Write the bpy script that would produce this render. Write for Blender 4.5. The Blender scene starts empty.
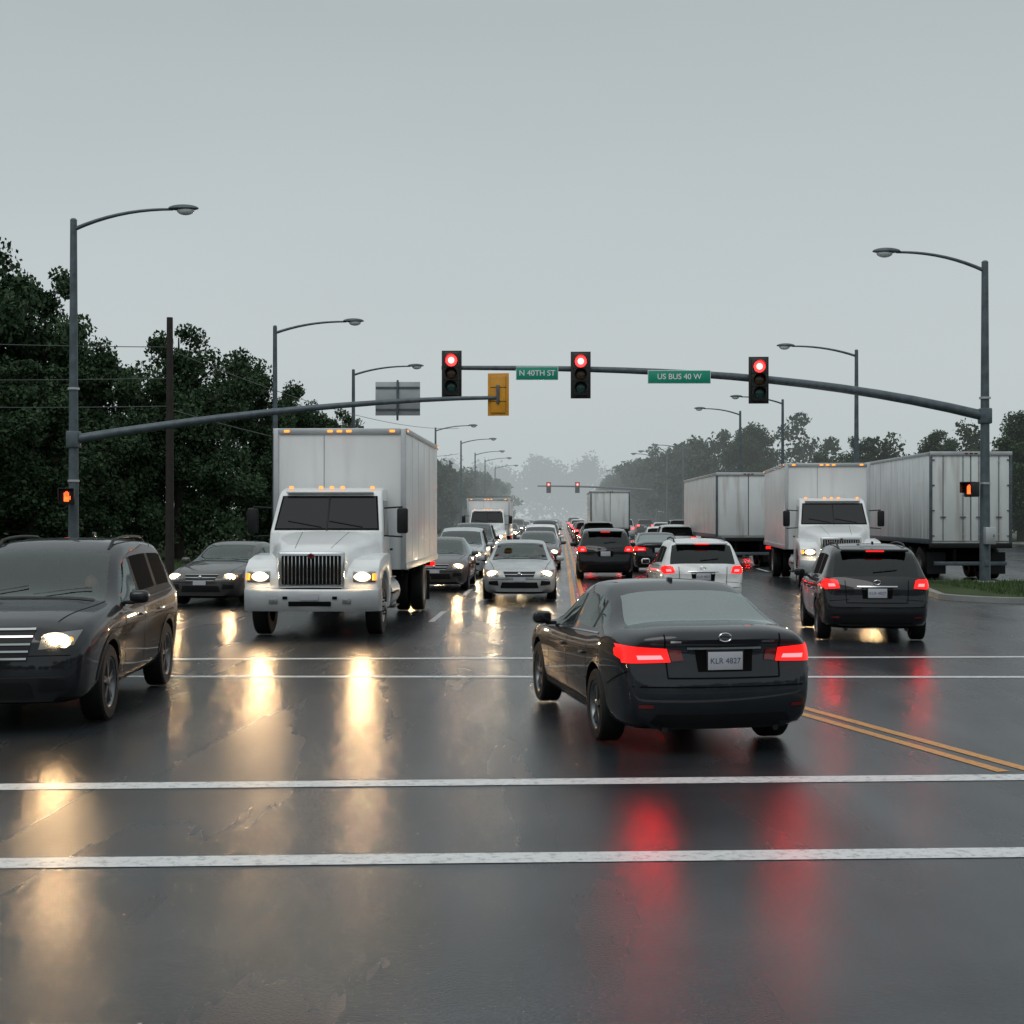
import bpy, bmesh, math, random
import numpy as np
from mathutils import Vector, Matrix
from mathutils.bvhtree import BVHTree
R_=math.radians
scene=bpy.context.scene
scene.view_settings.view_transform='Standard'
try: scene.view_settings.look='None'
except Exception: pass
scene.view_settings.exposure=0
rnd=random.Random(7)

# ------------------------------------------------------------ materials
def nn(nt,t,**kw):
    n=nt.nodes.new(t)
    for k,v in kw.items(): setattr(n,k,v)
    return n
def mat(name,col,rough=0.5,metal=0.0,coat=0.0,emis=None,estr=0.0,var=0.0,vscale=3.0,bump=0.0,bscale=60.0,spec=0.5,dirt=None,damt=0.4,nosamp=False):
    m=bpy.data.materials.new(name); m.use_nodes=True
    nt=m.node_tree; b=nt.nodes['Principled BSDF']
    b.inputs['Base Color'].default_value=(*col,1); b.inputs['Roughness'].default_value=rough
    b.inputs['Metallic'].default_value=metal; b.inputs['Coat Weight'].default_value=coat
    b.inputs['Coat Roughness'].default_value=0.03; b.inputs['Specular IOR Level'].default_value=spec
    if emis is not None:
        b.inputs['Emission Color'].default_value=(*emis,1); b.inputs['Emission Strength'].default_value=estr
    if nosamp:
        try: m.cycles.emission_sampling='NONE'
        except Exception: pass
    tc=None
    if var or bump or dirt:
        tc=nn(nt,'ShaderNodeTexCoord')
    if var:
        n=nn(nt,'ShaderNodeTexNoise'); n.inputs['Scale'].default_value=vscale; n.inputs['Detail'].default_value=6
        nt.links.new(tc.outputs['Object'],n.inputs['Vector'])
        r=nn(nt,'ShaderNodeMapRange'); r.inputs[1].default_value=0.3; r.inputs[2].default_value=0.7
        r.inputs[3].default_value=1-var; r.inputs[4].default_value=1+var
        nt.links.new(n.outputs[0],r.inputs[0])
        mx=nn(nt,'ShaderNodeVectorMath',operation='SCALE'); mx.inputs[0].default_value=col
        nt.links.new(r.outputs[0],mx.inputs['Scale']); nt.links.new(mx.outputs[0],b.inputs['Base Color'])
        if dirt:
            mp=nn(nt,'ShaderNodeMapping'); mp.inputs['Scale'].default_value=(3,3,0.3)
            nt.links.new(tc.outputs['Object'],mp.inputs[0])
            n2=nn(nt,'ShaderNodeTexNoise'); n2.inputs['Scale'].default_value=1.3; n2.inputs['Detail'].default_value=8
            nt.links.new(mp.outputs[0],n2.inputs['Vector'])
            r2=nn(nt,'ShaderNodeMapRange'); r2.inputs[1].default_value=0.50; r2.inputs[2].default_value=0.80
            r2.inputs[3].default_value=0; r2.inputs[4].default_value=damt
            nt.links.new(n2.outputs[0],r2.inputs[0])
            m2=nn(nt,'ShaderNodeMix',data_type='RGBA'); nt.links.new(r2.outputs[0],m2.inputs['Factor'])
            nt.links.new(mx.outputs[0],m2.inputs['A']); m2.inputs['B'].default_value=(*dirt,1)
            nt.links.new(m2.outputs['Result'],b.inputs['Base Color'])
    if bump:
        n=nn(nt,'ShaderNodeTexNoise'); n.inputs['Scale'].default_value=bscale; n.inputs['Detail'].default_value=3
        nt.links.new(tc.outputs['Object'],n.inputs['Vector'])
        bp=nn(nt,'ShaderNodeBump'); bp.inputs['Strength'].default_value=bump; bp.inputs['Distance'].default_value=0.01
        nt.links.new(n.outputs[0],bp.inputs['Height']); nt.links.new(bp.outputs[0],b.inputs['Normal'])
    return m
def paint(name,col,metal=0.0,rough=0.5,spec=.12):
    return mat(name,col,rough,metal,0.8,var=0.15,vscale=3,spec=spec)
def glassmat(name,tint,extra=0.0):
    m=bpy.data.materials.new(name); m.use_nodes=True; nt=m.node_tree
    for n in list(nt.nodes): nt.nodes.remove(n)
    o=nn(nt,'ShaderNodeOutputMaterial'); mx=nn(nt,'ShaderNodeMixShader'); t=nn(nt,'ShaderNodeBsdfTransparent'); g=nn(nt,'ShaderNodeBsdfGlossy')
    t.inputs[0].default_value=(*tint,1); g.inputs['Roughness'].default_value=.03; g.inputs['Color'].default_value=(.88,.97,.96,1)
    f=nn(nt,'ShaderNodeFresnel'); f.inputs[0].default_value=1.5
    a=nn(nt,'ShaderNodeMath',operation='ADD'); a.inputs[1].default_value=extra; nt.links.new(f.outputs[0],a.inputs[0])
    nt.links.new(a.outputs[0],mx.inputs[0]); nt.links.new(t.outputs[0],mx.inputs[1]); nt.links.new(g.outputs[0],mx.inputs[2]); nt.links.new(mx.outputs[0],o.inputs[0])
    return m
M={}
M['p_grey']=paint('paint_dark_grey',(0.012,0.015,0.020))
M['p_black']=paint('paint_black',(0.005,0.006,0.007))
M['p_charcoal']=paint('paint_charcoal',(0.010,0.012,0.015))
M['p_silver']=paint('paint_silver',(0.42,0.44,0.45),0.2,.4,.4)
M['p_white']=paint('paint_white',(0.70,0.72,0.72),0,.4,.4)
M['p_beige']=paint('paint_taupe',(0.06,0.058,0.056),0.2,.4,.3)
M['p_red']=paint('paint_dark_red',(0.12,0.012,0.012))
M['p_blue']=paint('paint_navy',(0.015,0.025,0.05))
M['glass']=mat('dark_glass',(0.005,0.007,0.008),0.04,spec=0.5)
M['cglass']=glassmat('car_window_glass',(.50,.57,.55),.04)
M['pglass']=glassmat('privacy_glass',(.10,.11,.115))
M['rglass']=glassmat('rear_window_glass',(.45,.52,.50),.22)
M['black']=mat('black_plastic',(0.008,0.008,0.009),0.5,var=0.2,spec=.3)
M['dark']=mat('dark_underside',(0.004,0.004,0.004),0.9,spec=.1)
M['seam']=mat('panel_gap',(0.002,0.002,0.002),0.8,spec=.1)
M['seat']=mat('seat_fabric',(0.03,0.03,0.032),0.8,var=.2)
M['tyre']=mat('tyre_rubber',(0.009,0.009,0.009),0.6,bump=0.3,bscale=40,spec=.3)
M['rim']=mat('alloy_rim',(0.16,0.17,0.18),0.3,0.8)
M['rimw']=mat('steel_rim_white',(0.36,0.36,0.35),0.45,0.2,var=0.2)
M['chrome']=mat('chrome',(0.50,0.52,0.53),0.16,1.0)
M['alu']=mat('aluminium',(0.46,0.48,0.49),0.38,0.5,var=0.1)
M['galv']=mat('galvanised_steel',(0.085,0.11,0.125),0.5,0.3,var=0.25,vscale=5)
M['lens']=mat('headlight_lens',(0.20,0.21,0.21),0.08,0.4)
M['head']=mat('headlight_lit',(1,0.9,0.7),0.3,emis=(1.0,0.64,0.32),estr=520)
M['headw']=mat('headlight_lit_white',(1,0.95,0.85),0.3,emis=(1.0,0.74,0.45),estr=420)
M['lensglow']=mat('headlight_reflector_lit',(0.6,0.5,0.35),0.2,0.2,emis=(1.0,0.74,0.44),estr=2.8,nosamp=True)
M['tail']=mat('tail_light_lit',(0.25,0.004,0.004),0.2,spec=.3,emis=(1.0,0.012,0.010),estr=1.5,nosamp=True)
M['tailfar']=mat('tail_light_lit_bright',(0.25,0.004,0.004),0.2,emis=(1.0,0.03,0.025),estr=7)
M['tailhot']=mat('brake_light_core',(0.6,0.02,0.02),0.2,emis=(1.0,0.0038,0.0042),estr=110)
M['tailoff']=mat('tail_lens_red',(0.14,0.005,0.005),0.1,spec=0.8)
M['amber']=mat('amber_marker',(0.8,0.25,0.03),0.3,emis=(1.0,0.33,0.05),estr=1.5,nosamp=True)
M['plate']=mat('licence_plate_white',(0.42,0.43,0.47),0.4,var=0.1)
M['plateink']=mat('licence_plate_ink',(0.05,0.06,0.12),0.5)
M['t_white']=mat('truck_white_paint',(0.72,0.74,0.74),0.35,0,0.5,var=0.05,vscale=2)
M['boxw']=mat('box_white_panel',(0.72,0.74,0.74),0.40,0,0.1,var=0.04,vscale=1.0,dirt=(0.42,0.42,0.41),damt=.35)
M['boxd']=mat('trailer_dirty_panel',(0.66,0.69,0.69),0.45,var=0.08,vscale=0.9,dirt=(0.28,0.25,0.21),damt=.7)
M['yel']=mat('signal_yellow',(0.60,0.27,0.015),0.45,var=0.15)
M['sigblk']=mat('signal_housing_black',(0.010,0.011,0.011),0.5)
M['sigred']=mat('signal_lens_red_lit',(0.9,0.02,0.02),0.3,emis=(1.0,0.02,0.02),estr=6)
M['sigredc']=mat('signal_lens_red_core',(1,0.4,0.35),0.3,emis=(1.0,0.30,0.25),estr=4,nosamp=True)
M['sigamb']=mat('signal_lens_amber_off',(0.05,0.025,0.008),0.2)
M['siggrn']=mat('signal_lens_green_off',(0.01,0.05,0.045),0.2)
M['hand']=mat('ped_hand_lit',(1,0.2,0.03),0.3,emis=(1.0,0.09,0.015),estr=3,nosamp=True)
M['green']=mat('street_sign_green',(0.0,0.27,0.17),0.4)
M['signw']=mat('sign_white',(0.75,0.77,0.77),0.4)
M['signback']=mat('sign_back_aluminium',(0.36,0.39,0.40),0.5,0.3,var=0.08)
M['wire']=mat('cable',(0.07,0.08,0.085),0.6)
M['wood']=mat('utility_pole_wood',(0.022,0.018,0.016),0.85,var=0.3,vscale=6,bump=0.4,bscale=20)
M['bark']=mat('bark',(0.03,0.026,0.022),0.9,var=0.3,bump=0.5,bscale=15)
M['lampglass']=mat('lamp_glass',(0.55,0.58,0.6),0.2)
M['skin']=mat('skin',(0.35,0.2,0.15),0.5); M['cloth']=mat('clothing',(0.06,0.07,0.09),0.8,var=.2); M['hair']=mat('hair',(0.02,0.014,0.01),0.6)

def leafmat(name,c1,c2):
    m=bpy.data.materials.new(name); m.use_nodes=True; nt=m.node_tree; b=nt.nodes['Principled BSDF']
    g=nn(nt,'ShaderNodeNewGeometry'); tc=nn(nt,'ShaderNodeTexCoord')
    n=nn(nt,'ShaderNodeTexNoise'); n.inputs['Scale'].default_value=0.45; n.inputs['Detail'].default_value=4
    nt.links.new(tc.outputs['Object'],n.inputs['Vector'])
    a=nn(nt,'ShaderNodeMath',operation='MULTIPLY_ADD'); a.inputs[1].default_value=0.5
    nt.links.new(g.outputs['Random Per Island'],a.inputs[0])
    s=nn(nt,'ShaderNodeMath',operation='SUBTRACT'); s.inputs[1].default_value=0.25
    nt.links.new(n.outputs[0],s.inputs[0]); nt.links.new(s.outputs[0],a.inputs[2])
    mx=nn(nt,'ShaderNodeMix',data_type='RGBA'); mx.inputs['A'].default_value=(*c1,1); mx.inputs['B'].default_value=(*c2,1)
    nt.links.new(a.outputs[0],mx.inputs['Factor']); nt.links.new(mx.outputs['Result'],b.inputs['Base Color'])
    b.inputs['Roughness'].default_value=0.65; b.inputs['Specular IOR Level'].default_value=0.15
    return m
M['leaf']=leafmat('foliage_dark',(0.014,0.034,0.018),(0.055,0.095,0.042))
M['leaf_mid']=leafmat('foliage_mid',(0.014,0.032,0.018),(0.045,0.082,0.04))
M['leaf_far']=leafmat('foliage_far',(0.02,0.035,0.022),(0.05,0.08,0.045))

def road_material():
    m=bpy.data.materials.new('wet_asphalt'); m.use_nodes=True; nt=m.node_tree; b=nt.nodes['Principled BSDF']
    g=nn(nt,'ShaderNodeNewGeometry'); L=nt.links.new
    mp=nn(nt,'ShaderNodeMapping'); mp.inputs['Scale'].default_value=(0.70,0.10,1); L(g.outputs['Position'],mp.inputs[0])
    n1=nn(nt,'ShaderNodeTexNoise'); n1.inputs['Scale'].default_value=1.5; n1.inputs['Detail'].default_value=5; L(mp.outputs[0],n1.inputs['Vector'])
    n2=nn(nt,'ShaderNodeTexNoise'); n2.inputs['Scale'].default_value=48; n2.inputs['Detail'].default_value=5; n2.inputs['Roughness'].default_value=.75; L(g.outputs['Position'],n2.inputs['Vector'])
    vo=nn(nt,'ShaderNodeTexVoronoi'); vo.inputs['Scale'].default_value=85; L(g.outputs['Position'],vo.inputs['Vector'])
    n3=nn(nt,'ShaderNodeTexNoise'); n3.inputs['Scale'].default_value=0.8; n3.inputs['Detail'].default_value=8; n3.inputs['Roughness'].default_value=.6; L(g.outputs['Position'],n3.inputs['Vector'])
    cr=nn(nt,'ShaderNodeValToRGB'); cr.color_ramp.elements[0].position=0.36; cr.color_ramp.elements[0].color=(0.005,0.007,0.009,1)
    cr.color_ramp.elements[1].position=0.66; cr.color_ramp.elements[1].color=(0.050,0.057,0.064,1)
    ad=nn(nt,'ShaderNodeMath',operation='MULTIPLY_ADD'); ad.inputs[1].default_value=0.6; L(n2.outputs[0],ad.inputs[0])
    hf=nn(nt,'ShaderNodeMath',operation='MULTIPLY'); hf.inputs[1].default_value=0.4; L(n3.outputs[0],hf.inputs[0]); L(hf.outputs[0],ad.inputs[2])
    L(ad.outputs[0],cr.inputs[0]); L(cr.outputs[0],b.inputs['Base Color'])
    rr=nn(nt,'ShaderNodeMapRange'); rr.inputs[1].default_value=0.25; rr.inputs[2].default_value=0.75; rr.inputs[3].default_value=0.19; rr.inputs[4].default_value=0.33
    L(n1.outputs[0],rr.inputs[0]); L(rr.outputs[0],b.inputs['Roughness'])
    b.inputs['Specular IOR Level'].default_value=0.37
    # aggregate: stones standing out of the water film
    hs=nn(nt,'ShaderNodeMath',operation='MULTIPLY_ADD'); hs.inputs[1].default_value=-.5; L(vo.outputs['Distance'],hs.inputs[0]); L(n2.outputs[0],hs.inputs[2])
    bs=nn(nt,'ShaderNodeMapRange'); bs.inputs[1].default_value=0.25; bs.inputs[2].default_value=0.75; bs.inputs[3].default_value=0.22; bs.inputs[4].default_value=0.62
    L(n1.outputs[0],bs.inputs[0])
    bp=nn(nt,'ShaderNodeBump'); bp.inputs['Distance'].default_value=0.004; L(hs.outputs[0],bp.inputs['Height']); L(bs.outputs[0],bp.inputs['Strength'])
    L(bp.outputs[0],b.inputs['Normal'])
    return m
def marking(name,col):
    m=bpy.data.materials.new(name); m.use_nodes=True; nt=m.node_tree; b=nt.nodes['Principled BSDF']; L=nt.links.new
    g=nn(nt,'ShaderNodeNewGeometry')
    n=nn(nt,'ShaderNodeTexNoise'); n.inputs['Scale'].default_value=14; n.inputs['Detail'].default_value=9; n.inputs['Roughness'].default_value=0.75; L(g.outputs['Position'],n.inputs['Vector'])
    r=nn(nt,'ShaderNodeMapRange'); r.inputs[1].default_value=0.50; r.inputs[2].default_value=0.66; L(n.outputs[0],r.inputs[0]); r.inputs[4].default_value=0.7
    mx=nn(nt,'ShaderNodeMix',data_type='RGBA'); mx.inputs['A'].default_value=(*col,1); mx.inputs['B'].default_value=(0.05,0.052,0.055,1)
    L(r.outputs[0],mx.inputs['Factor']); L(mx.outputs['Result'],b.inputs['Base Color']); b.inputs['Roughness'].default_value=0.38
    return m
M['road']=road_material()
M['mw']=marking('road_paint_white',(0.62,0.64,0.64))
M['my']=marking('road_paint_yellow',(0.60,0.25,0.025))
M['grass']=mat('grass',(0.035,0.055,0.022),0.9,var=0.4,vscale=0.8,bump=0.6,bscale=12,spec=.1)
M['conc']=mat('kerb_concrete',(0.20,0.205,0.20),0.55,var=0.2,vscale=2,bump=0.2,bscale=30)

# ------------------------------------------------------------ helpers
def link(o,parent=None):
    scene.collection.objects.link(o)
    if parent is not None: o.parent=parent
    return o
def empty(name,loc=(0,0,0),ang=0):
    e=bpy.data.objects.new(name,None); e.empty_display_size=0.3
    e.location=loc; e.rotation_euler=(0,0,ang); link(e); return e
def mesh_obj(name,verts,faces,mats,parent=None,midx=None,smooth=False,sharp=None):
    me=bpy.data.meshes.new(name); me.from_pydata([tuple(v) for v in verts],[],faces)
    for mm in (mats if isinstance(mats,list) else [mats]): me.materials.append(mm)
    if midx is not None: me.polygons.foreach_set('material_index',midx)
    if smooth: me.polygons.foreach_set('use_smooth',[True]*len(me.polygons))
    me.update()
    if sharp: me.set_sharp_from_angle(angle=R_(sharp))
    return link(bpy.data.objects.new(name,me),parent)
def bm_obj(name,bm,mats,parent=None,smooth=True,sharp=35):
    me=bpy.data.meshes.new(name); bm.to_mesh(me); bm.free()
    for mm in (mats if isinstance(mats,list) else [mats]): me.materials.append(mm)
    if smooth:
        me.polygons.foreach_set('use_smooth',[True]*len(me.polygons)); me.set_sharp_from_angle(angle=R_(sharp))
    return link(bpy.data.objects.new(name,me),parent)
def box(name,c,s,m,parent=None,bev=0.0,rot=None,seg=2):
    bm=bmesh.new(); bmesh.ops.create_cube(bm,size=1)
    bmesh.ops.scale(bm,vec=s,verts=bm.verts)
    if bev>0: bmesh.ops.bevel(bm,geom=list(bm.edges),offset=min(bev,min(s)*0.45),segments=seg,affect='EDGES',profile=0.5)
    if rot: bmesh.ops.rotate(bm,cent=(0,0,0),matrix=rot,verts=bm.verts)
    bmesh.ops.translate(bm,vec=c,verts=bm.verts)
    return bm_obj(name,bm,m,parent,smooth=bev>0)
def ball(name,c,s,m,parent=None,u=18,v=12):
    bm=bmesh.new(); bmesh.ops.create_uvsphere(bm,u_segments=u,v_segments=v,radius=1); bmesh.ops.scale(bm,vec=s,verts=bm.verts); bmesh.ops.translate(bm,vec=c,verts=bm.verts)
    return bm_obj(name,bm,m,parent)
def tube(name,pts,rads,m,parent=None,n=12,caps=True):
    pts=[Vector(p) for p in pts]; verts=[];faces=[]
    if not isinstance(rads,(list,tuple)): rads=[rads]*len(pts)
    for i,p in enumerate(pts):
        d=(pts[min(i+1,len(pts)-1)]-pts[max(i-1,0)]).normalized()
        up=Vector((0,0,1)) if abs(d.z)<0.95 else Vector((1,0,0))
        a=d.cross(up).normalized(); b=d.cross(a).normalized()
        for k in range(n):
            t=2*math.pi*k/n; verts.append(p+(a*math.cos(t)+b*math.sin(t))*rads[i])
    for i in range(len(pts)-1):
        for k in range(n):
            k2=(k+1)%n; faces.append((i*n+k,i*n+k2,(i+1)*n+k2,(i+1)*n+k))
    if caps: faces.append(tuple(range(n-1,-1,-1))); faces.append(tuple(range((len(pts)-1)*n,len(pts)*n)))
    return mesh_obj(name,verts,faces,m,parent,smooth=True,sharp=50)
def prism(name,prof,y0,y1,m,parent=None,bev=0.02,yfun=None,seg=2):
    bm=bmesh.new(); a=[bm.verts.new((x,y0,z)) for x,z in prof]; b=[bm.verts.new((x,y1,z)) for x,z in prof]
    n=len(prof); bm.faces.new(a); bm.faces.new(list(reversed(b)))
    for i in range(n): bm.faces.new((a[(i+1)%n],a[i],b[i],b[(i+1)%n]))
    if yfun:
        for v in bm.verts: v.co.y=yfun(v.co)
    bmesh.ops.recalc_face_normals(bm,faces=bm.faces)
    if bev>0: bmesh.ops.bevel(bm,geom=list(bm.edges),offset=bev,segments=seg,affect='EDGES',profile=0.5,clamp_overlap=True)
    return bm_obj(name,bm,m,parent,smooth=True,sharp=40)
def pchip(keys,xq):
    ks=sorted(keys); x=np.array([k[0] for k in ks],float); y=np.array([k[1] for k in ks],float)
    h=np.diff(x); d=np.diff(y)/h; m=np.zeros(len(x))
    for i in range(1,len(x)-1):
        if d[i-1]*d[i]>0:
            w1=2*h[i]+h[i-1]; w2=h[i]+2*h[i-1]; m[i]=(w1+w2)/(w1/d[i-1]+w2/d[i])
    m[0]=d[0]; m[-1]=d[-1]
    xq=np.clip(np.array(xq,float),x[0],x[-1]); idx=np.clip(np.searchsorted(x,xq)-1,0,len(x)-2)
    t=(xq-x[idx])/h[idx]
    return ((1+2*t)*(1-t)**2*y[idx]+t*(1-t)**2*h[idx]*m[idx]+t*t*(3-2*t)*y[idx+1]+t*t*(t-1)*h[idx]*m[idx+1])
class Ctx: pass
DIRS={'front':(Vector((8,0,0)),Vector((-1,0,0))),'rear':(Vector((-14,0,0)),Vector((1,0,0))),'left':(Vector((0,4,0)),Vector((0,-1,0))),'right':(Vector((0,-4,0)),Vector((0,1,0))),'top':(Vector((0,0,6)),Vector((0,0,-1)))}
def cast(c,side,a,b):
    o,d=DIRS[side]
    if side in('front','rear'): p=Vector((o.x,a,b))
    elif side in('left','right'): p=Vector((a,o.y,b))
    else: p=Vector((a,b,o.z))
    loc,nor,i,dist=c.bvh.ray_cast(p,d)
    if loc is None: return None
    if nor.dot(d)>0: nor=-nor
    return loc,nor
def patch(c,name,m,side,q,nu=8,nv=4,off=0.006):
    verts=[];ok={};faces=[]
    for j in range(nv+1):
        for i in range(nu+1):
            u=i/nu;v=j/nv
            a=(1-u)*(1-v)*q[0][0]+u*(1-v)*q[1][0]+u*v*q[2][0]+(1-u)*v*q[3][0]
            b=(1-u)*(1-v)*q[0][1]+u*(1-v)*q[1][1]+u*v*q[2][1]+(1-u)*v*q[3][1]
            r=cast(c,side,a,b)
            if r: ok[(i,j)]=len(verts); verts.append(r[0]+r[1]*off*0.5-DIRS[side][1]*off*0.5)
    for j in range(nv):
        for i in range(nu):
            k=[(i,j),(i+1,j),(i+1,j+1),(i,j+1)]
            if all(t in ok for t in k): faces.append(tuple(ok[t] for t in k))
    if not faces: return None
    return mesh_obj(name,verts,faces,m,c.e,smooth=True)
def line(c,name,m,side,p0,p1,w,off=0.004,n=14):
    dx=p1[0]-p0[0];dz=p1[1]-p0[1];l=math.hypot(dx,dz);ox=-dz/l*w/2;oz=dx/l*w/2
    return patch(c,name,m,side,[(p0[0]+ox,p0[1]+oz),(p0[0]-ox,p0[1]-oz),(p1[0]-ox,p1[1]-oz),(p1[0]+ox,p1[1]+oz)],1,n,off)
def blob(c,name,m,side,a,b,r,depth=0.03,push=0.0,sq=(1,1),u=14,v=8):
    rr=cast(c,side,a,b)
    if not rr: return
    loc,nor=rr; d=DIRS[side][1]
    sx=(depth,r*sq[0],r*sq[1]) if side in('front','rear') else (r*sq[0],depth,r*sq[1])
    return ball(name,loc-d*push,sx,m,c.e,u,v)

_wc={}
def wheel_mesh(R,w,kind):
    key=(R,w,kind)
    if key in _wc: return _wc[key]
    V=[];F=[];MI=[]
    def lathe(prof,mi,n=36):
        b=len(V)
        for r,y in prof:
            for k in range(n):
                t=2*math.pi*k/n; V.append((r*math.cos(t),y,r*math.sin(t)))
        for i in range(len(prof)-1):
            for k in range(n):
                k2=(k+1)%n; F.append((b+i*n+k,b+(i+1)*n+k,b+(i+1)*n+k2,b+i*n+k2)); MI.append(mi)
    def bx(r0,r1,hw0,hw1,y0,y1,ang,mi):
        b=len(V); ca,sa=math.cos(ang),math.sin(ang)
        for r,hw in((r0,hw0),(r1,hw1)):
            for s in(-1,1):
                for y in(y0,y1):
                    V.append((r*ca-s*hw*sa,y,r*sa+s*hw*ca))
        for f in((0,1,3,2),(4,6,7,5),(0,4,5,1),(2,3,7,6),(1,5,7,3),(0,2,6,4)): F.append(tuple(b+i for i in f)); MI.append(mi)
    ri=0.66*R if kind=='car' else 0.56*R
    lathe([(ri,-w/2),(.93*R,-w/2),(.985*R,-.42*w),(R,-.3*w),(R,.3*w),(.985*R,.42*w),(.93*R,w/2),(ri+.03*R,.5*w),(ri,.46*w)],0)
    if kind=='car':
        lathe([(ri,.46*w),(.62*R,.44*w),(.6*R,.40*w),(.58*R,.0)],1); lathe([(.58*R,.02*w),(0.001,.02*w)],2)
        for k in range(5):
            for s in(-.13,.13): bx(.08*R,.61*R,.035*R,.03*R,.2*w,.40*w,2*math.pi*k/5+s+.3,1)
        lathe([(.14*R,.2*w),(.14*R,.40*w),(.1*R,.44*w),(.001,.45*w)],1)
    elif kind=='front':
        lathe([(ri,.46*w),(.52*R,.45*w),(.5*R,.3*w),(.38*R,.34*w),(.22*R,.5*w),(.14*R,.52*w),(.14*R,.68*w),(.001,.7*w)],1)
        for k in range(10):
            a=2*math.pi*k/10; bx(.27*R,.31*R,.02*R,.02*R,.44*w,.58*w,a,2)
    else:
        lathe([(ri,.46*w),(.52*R,.40*w),(.5*R,-.2*w),(.30*R,-.25*w),(.26*R,-.2*w),(.2*R,.25*w),(.001,.3*w)],1)
    me=bpy.data.meshes.new('wheel'); me.from_pydata(V,[],F)
    me.materials.append(M['tyre']); me.materials.append(M['rim'] if kind=='car' else M['rimw']); me.materials.append(M['dark'])
    me.polygons.foreach_set('material_index',MI); me.polygons.foreach_set('use_smooth',[True]*len(F)); me.set_sharp_from_angle(angle=R_(35))
    _wc[key]=me; return me
def add_wheel(parent,name,x,y,R,w,kind='car',steer=0):
    o=bpy.data.objects.new(name,wheel_mesh(R,w,kind)); o.location=(x,y,R)
    o.rotation_euler=(0,0,(math.pi if y<0 else 0)+steer); link(o,parent); return o
_drv=[]
def driver(e,x,y,z):
    """seated driver: one continuous skinned body, hands on the wheel"""
    if not _drv:
        me=bpy.data.meshes.new('driver_body')
        V=[(0,0,0),(-.03,0,.22),(-.02,0,.42),(.0,0,.52),(.02,0,.60),(-.02,.17,.44),(.10,.24,.24),(.36,.17,.30),(-.02,-.17,.44),(.10,-.24,.24),(.36,-.17,.30),(.22,.11,.02),(.46,.13,.08),(.22,-.11,.02),(.46,-.13,.08)]
        E=[(0,1),(1,2),(2,3),(3,4),(2,5),(5,6),(6,7),(2,8),(8,9),(9,10),(0,11),(11,12),(0,13),(13,14)]
        Rr=[.14,.14,.13,.055,.05,.07,.05,.035,.07,.05,.035,.09,.07,.09,.07]
        me.from_pydata(V,E,[]); o=bpy.data.objects.new('d',me); link(o); o.modifiers.new('k','SKIN')
        for v,r in zip(me.skin_vertices[0].data,Rr): v.radius=(r,r)
        me.skin_vertices[0].data[0].use_root=True
        o.modifiers.new('s','SUBSURF').levels=1
        dg=bpy.context.evaluated_depsgraph_get(); nm=bpy.data.meshes.new_from_object(o.evaluated_get(dg)); nm.materials.clear(); nm.materials.append(M['cloth'])
        bpy.data.objects.remove(o); nm.polygons.foreach_set('use_smooth',[True]*len(nm.polygons)); _drv.append(nm)
    b=bpy.data.objects.new('driver_body',_drv[0]); b.location=(x,y,z); link(b,e)
    ball('driver_head',(x+.04,y,z+.71),(.095,.078,.12),M['skin'],e); ball('driver_nose',(x+.14,y,z+.70),(.02,.014,.025),M['skin'],e)
    ball('driver_hair',(x+.01,y,z+.75),(.10,.086,.105),M['hair'],e)

# ------------------------------------------------------------ cars
SPEC={}
SPEC['sedan']=dict(L=2.42,
 top=[(2.42,.66),(2.36,.73),(2.2,.80),(1.8,.89),(1.4,.95),(1.0,1.01),(0.15,1.385),(-.3,1.455),(-.75,1.45),(-1.15,1.375),(-1.80,1.13),(-2.15,1.125),(-2.34,1.10),(-2.42,1.02)],
 belt=[(2.42,.60),(1.9,.80),(1.0,.90),(0,.93),(-1.0,.965),(-1.8,1.02),(-2.42,.97)],
 wid=[(2.42,.70),(2.36,.76),(2.2,.83),(1.9,.885),(1.4,.91),(0,.92),(-1.4,.915),(-2.0,.89),(-2.25,.86),(-2.38,.81),(-2.42,.77)],
 bot=[(2.42,.25),(2.2,.19),(1.9,.17),(-1.8,.18),(-2.15,.20),(-2.42,.24)],
 xf=1.43,xr=-1.37,R=.335,ws=(1.0,.15),bl=(-1.15,-1.80),side=[(.72,-.08),(-.17,-.98),(-1.04,-1.36)],
 cab=.47,dxf=[(.2,-.05),(.45,.03),(.6,.02),(.75,-.06),(1.0,-.1)],dxr=[(.22,-.10),(.40,.03),(.60,.06),(.66,.04),(.70,.0),(.95,-.03),(1.08,0.03),(1.2,.03)],bow=.13)
SPEC['suv']=dict(L=2.38,
 top=[(2.38,.86),(2.32,.98),(2.15,1.05),(1.7,1.12),(1.3,1.15),(1.0,1.19),(.22,1.66),(-.2,1.755),(-.8,1.775),(-1.6,1.75),(-2.0,1.70),(-2.28,1.22),(-2.34,1.10),(-2.38,.98)],
 belt=[(2.38,.82),(1.9,.98),(1.0,1.07),(0,1.10),(-1.5,1.13),(-2.3,1.14),(-2.38,1.0)],
 wid=[(2.38,.80),(2.3,.87),(2.1,.92),(1.5,.95),(0,.955),(-1.4,.955),(-2.0,.94),(-2.25,.91),(-2.34,.87),(-2.38,.83)],
 bot=[(2.38,.30),(2.1,.25),(-1.8,.25),(-2.38,.34)],
 xf=1.42,xr=-1.42,R=.375,ws=(1.0,.22),bl=(-2.0,-2.28),side=[(.72,-.10),(-.20,-1.02),(-1.14,-1.85)],
 cab=.62,dxf=[(.25,-.04),(.5,.03),(.7,.02),(1.0,-.05)],dxr=[(.3,-.04),(.5,.05),(.68,.05),(.78,0),(1.2,0)],bow=.10)
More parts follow.
